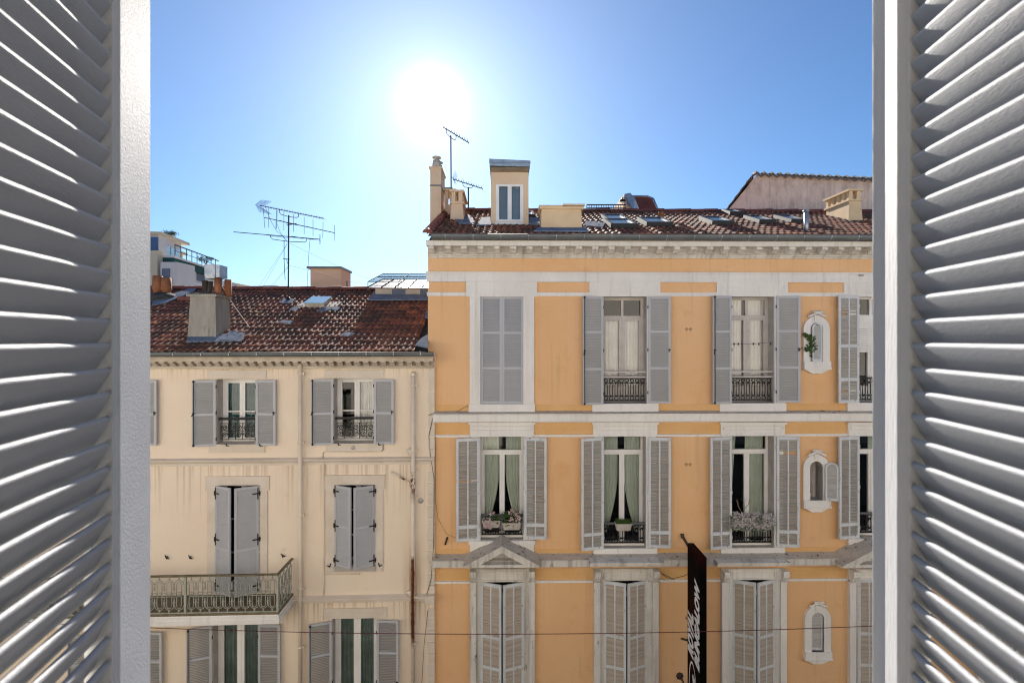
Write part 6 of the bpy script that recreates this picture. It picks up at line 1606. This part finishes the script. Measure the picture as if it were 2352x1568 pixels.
# ================================================================== THE BUILDING THE PHOTOGRAPH IS TAKEN FROM
def near_building():
    e = empty("near_building", (0, .16, 0), 0, label="pale near building whose open window frames the view", cat="building")
    holes = [(-.40, .40, CZ-1.15, CZ+1.15)]
    for x in (-12.6, -9.8, -7, -4.2, 4.2, 7, 9.8, 12.6):
        for z in (CZ-7.6, CZ-4.2, CZ-1.0): holes.append((x-.5, x+.5, z, z+1.9))
    for z in (CZ-7.6, CZ-4.2): holes.append((-.5, .5, z, z+1.9))
    mb = MB(); H = CZ+3.0
    # facade seen from the street: wall in cells around the openings (turned to face +y)
    us = sorted({-26.0, 26.0, *[h[0] for h in holes], *[h[1] for h in holes]}); zs = sorted({-.16, H, *[h[2] for h in holes], *[h[3] for h in holes]})
    zs = sorted(set(zs) | {CZ-5.0})
    for a, b in zip(us, us[1:]):
        for c, d in zip(zs, zs[1:]):
            m0 = 1 if d <= CZ-4.99 else 0
            if not any(h[0] < (a+b)/2 < h[1] and h[2] < (c+d)/2 < h[3] for h in holes): mb.quad((b, 0, c), (a, 0, c), (a, 0, d), (b, 0, d), m0)
    for a, b, c, d in holes:
        q = -.28
        mb.quad((a, 0, c), (a, q, c), (a, q, d), (a, 0, d)); mb.quad((b, q, c), (b, 0, c), (b, 0, d), (b, q, d)); mb.quad((a, 0, d), (a, q, d), (b, q, d), (b, 0, d)); mb.quad((a, q, c), (a, 0, c), (b, 0, c), (b, q, c))
    mb.box(-26.0, 26.0, -11, -10.9, -.16, H); mb.box(-26.1, -26.0, -10.9, 0, -.16, H); mb.box(26.0, 26.1, -10.9, 0, -.16, H)
    mb.build("wall", ["near_facade", "near_lower_dark"], e)
    mb = MB(); mb.box(-26.1, 26.1, -11, .35, H, H+.2); mb.build("roof", ["zinc"], e)
    for h in holes[1:]:
        mb = MB(); a, b, c, d = h; q = -.22
        mb.box(a, a+.06, q-.05, q, c, d); mb.box(b-.06, b, q-.05, q, c, d); mb.box(a+.06, b-.06, q-.049, q, d-.06, d); mb.box(a+.06, b-.06, q-.049, q, c, c+.06); mb.box((a+b)/2-.05, (a+b)/2+.05, q-.05, q+.002, c+.06, d-.06)
        f = mb.build("window", ["window_white"], e); mb = MB(); mb.quad((b, q-.03, c), (a, q-.03, c), (a, q-.03, d), (b, q-.03, d)); mb.build("pane", ["pane_glass"], f)
        mb = MB(); mb.box(a, b, q-.5, q-.45, c, d); mb.build("curtain", ["curtain_grey"], f)
    # the room behind the viewpoint
    mb = MB(); x0, x1, y0, y1, z0, z1 = -2.2, 2.2, -4.6, -.28, CZ-1.55, CZ+1.35
    for f in (((x0,y0,z0),(x0,y1,z0),(x0,y1,z1),(x0,y0,z1)), ((x1,y1,z0),(x1,y0,z0),(x1,y0,z1),(x1,y1,z1)), ((x1,y0,z0),(x0,y0,z0),(x0,y0,z1),(x1,y0,z1)), ((x0,y0,z0),(x1,y0,z0),(x1,y1,z0),(x0,y1,z0)), ((x0,y0,z1),(x0,y1,z1),(x1,y1,z1),(x1,y0,z1))): mb.quad(*f)
    wall_grid(mb, x0, x1, z0, z1, [(-.40, .40, CZ-1.15, CZ+1.15)], y1, 0, 0, 0, False)
    mb.build("room", ["room_dark"], e)
near_building()

def front_shutter(name, lab, paint, hinge, dirv, side, s_louv, s_face, s_end, astragal, recess, groove):
    """side: sign of local y that faces into the view"""
    ang = math.atan2(dirv[1], dirv[0])
    zlo, zhi = -1.10, 1.12
    e = empty(name, (hinge[0], hinge[1], CZ+zlo), ang, label=lab, cat="shutter", group="open louvred shutters framing the view")
    H = zhi-zlo; T = .034; S = side
    Yb = lambda d: S*(-d)       # depth below the inner face (face at local y = 0)
    # free-edge stile with its moulded inner lip
    mb = MB()
    pr = [(s_face, Yb(0)), (s_end, Yb(0)), (s_end, Yb(T)), (s_louv, Yb(T)), (s_louv, Yb(recess)), (s_louv+(s_face-s_louv)*.35, Yb(recess*.86)), (s_louv+(s_face-s_louv)*.75, Yb(recess*.42)), (s_face-.0008, Yb(recess*.12))]
    n = len(pr)
    def ext(pr, z0, z1, m=0, sm=False):
        n = len(pr); V = [(x, y, z0) for x, y in pr] + [(x, y, z1) for x, y in pr]
        mb.add(V, [(i, (i+1) % n, (i+1) % n+n, i+n) if S < 0 else (i+n, (i+1) % n+n, (i+1) % n, i) for i in range(n)], m, sm); mb.add(V, [tuple(range(n-1, -1, -1)) if S < 0 else tuple(range(n)), tuple(range(n, 2*n)) if S < 0 else tuple(range(2*n-1, n-1, -1))], m, False)
    ext(pr, 0, H)
    mb.build("stile", [paint], e, bevel=.0012)
    if astragal:
        mb = MB(); aw, ah = astragal; a0 = s_end+.0003
        ext([(a0, Yb(.0005)), (a0+aw*.25, Yb(-ah*.16)), (a0+aw*.6, Yb(-ah*.52)), (a0+aw*.9, Yb(-ah*.93)), (a0+aw, Yb(-ah)), (a0+aw+.004, Yb(-ah+.002)), (a0+aw+.005, Yb(.02)), (a0, Yb(.02))], 0, H)
        mb.build("meeting_strip", [paint], e)
    mb = MB(); ext([(-.0, Yb(0)), (.06, Yb(0)), (.06, Yb(T)), (-.0, Yb(T))], 0, H); mb.build("stile", [paint], e, bevel=.002)
    for z0, z1 in ((0, .09), (H-.08, H)):
        mb = MB(); mb.box(.0605, s_louv-.0005, Yb(.003), Yb(T-.002), z0, z1); mb.build("rail", [paint], e, bevel=.002)
    # louvres with rounded noses
    mb = MB(); pitch = .0297; z = .11; r_ = random.Random(5)
    th = .0040; dn = .0188; drop = .0325
    L_ = math.hypot(dn, drop); ax = (dn/L_, -drop/L_)       # along the blade: outward and down
    nx = (ax[1], -ax[0])
    while z < H-.10:
        j = r_.uniform(-.0006, .0006); cx, cz = groove+th, z+j
        pts = []
        for k in range(7):
            a = math.pi/2 + math.pi*k/6; pts.append((cx+th*(math.cos(a)*ax[0]+math.sin(a)*nx[0]), cz+th*(math.cos(a)*ax[1]+math.sin(a)*nx[1])))
        for k in range(4):
            a = -math.pi/2 + math.pi*k/3; pts.append((cx+dn-.0+th*(math.cos(a)*ax[0]+math.sin(a)*nx[0]), cz-drop+th*(math.cos(a)*ax[1]+math.sin(a)*nx[1])))
        n = len(pts); x0, x1 = .0605, s_louv+.004
        V = [(x0, Yb(d), q) for d, q in pts] + [(x1, Yb(d), q) for d, q in pts]
        mb.add(V, [(i, i+n, (i+1) % n+n, (i+1) % n) if S < 0 else ((i+1) % n, (i+1) % n+n, i+n, i) for i in range(n)], 0, True)
        z += pitch
    mb.build("louvres", ["front_slat"], e)
    return e
front_shutter("louvred_shutter", "grey painted louvred shutter swung open along the left edge of the view", "front_paint", (-.3774, .17), (-.2335, .972), -1, .4545, .463, .5436, None, .004, .006)
front_shutter("louvred_shutter", "grey louvred shutter with a raised edge strip, open along the right of the view", "front_paint_smooth", (.4265, .17), (.1435, .99), 1, .4696, .4781, .5065, (.0165, .0057), .008, .011)
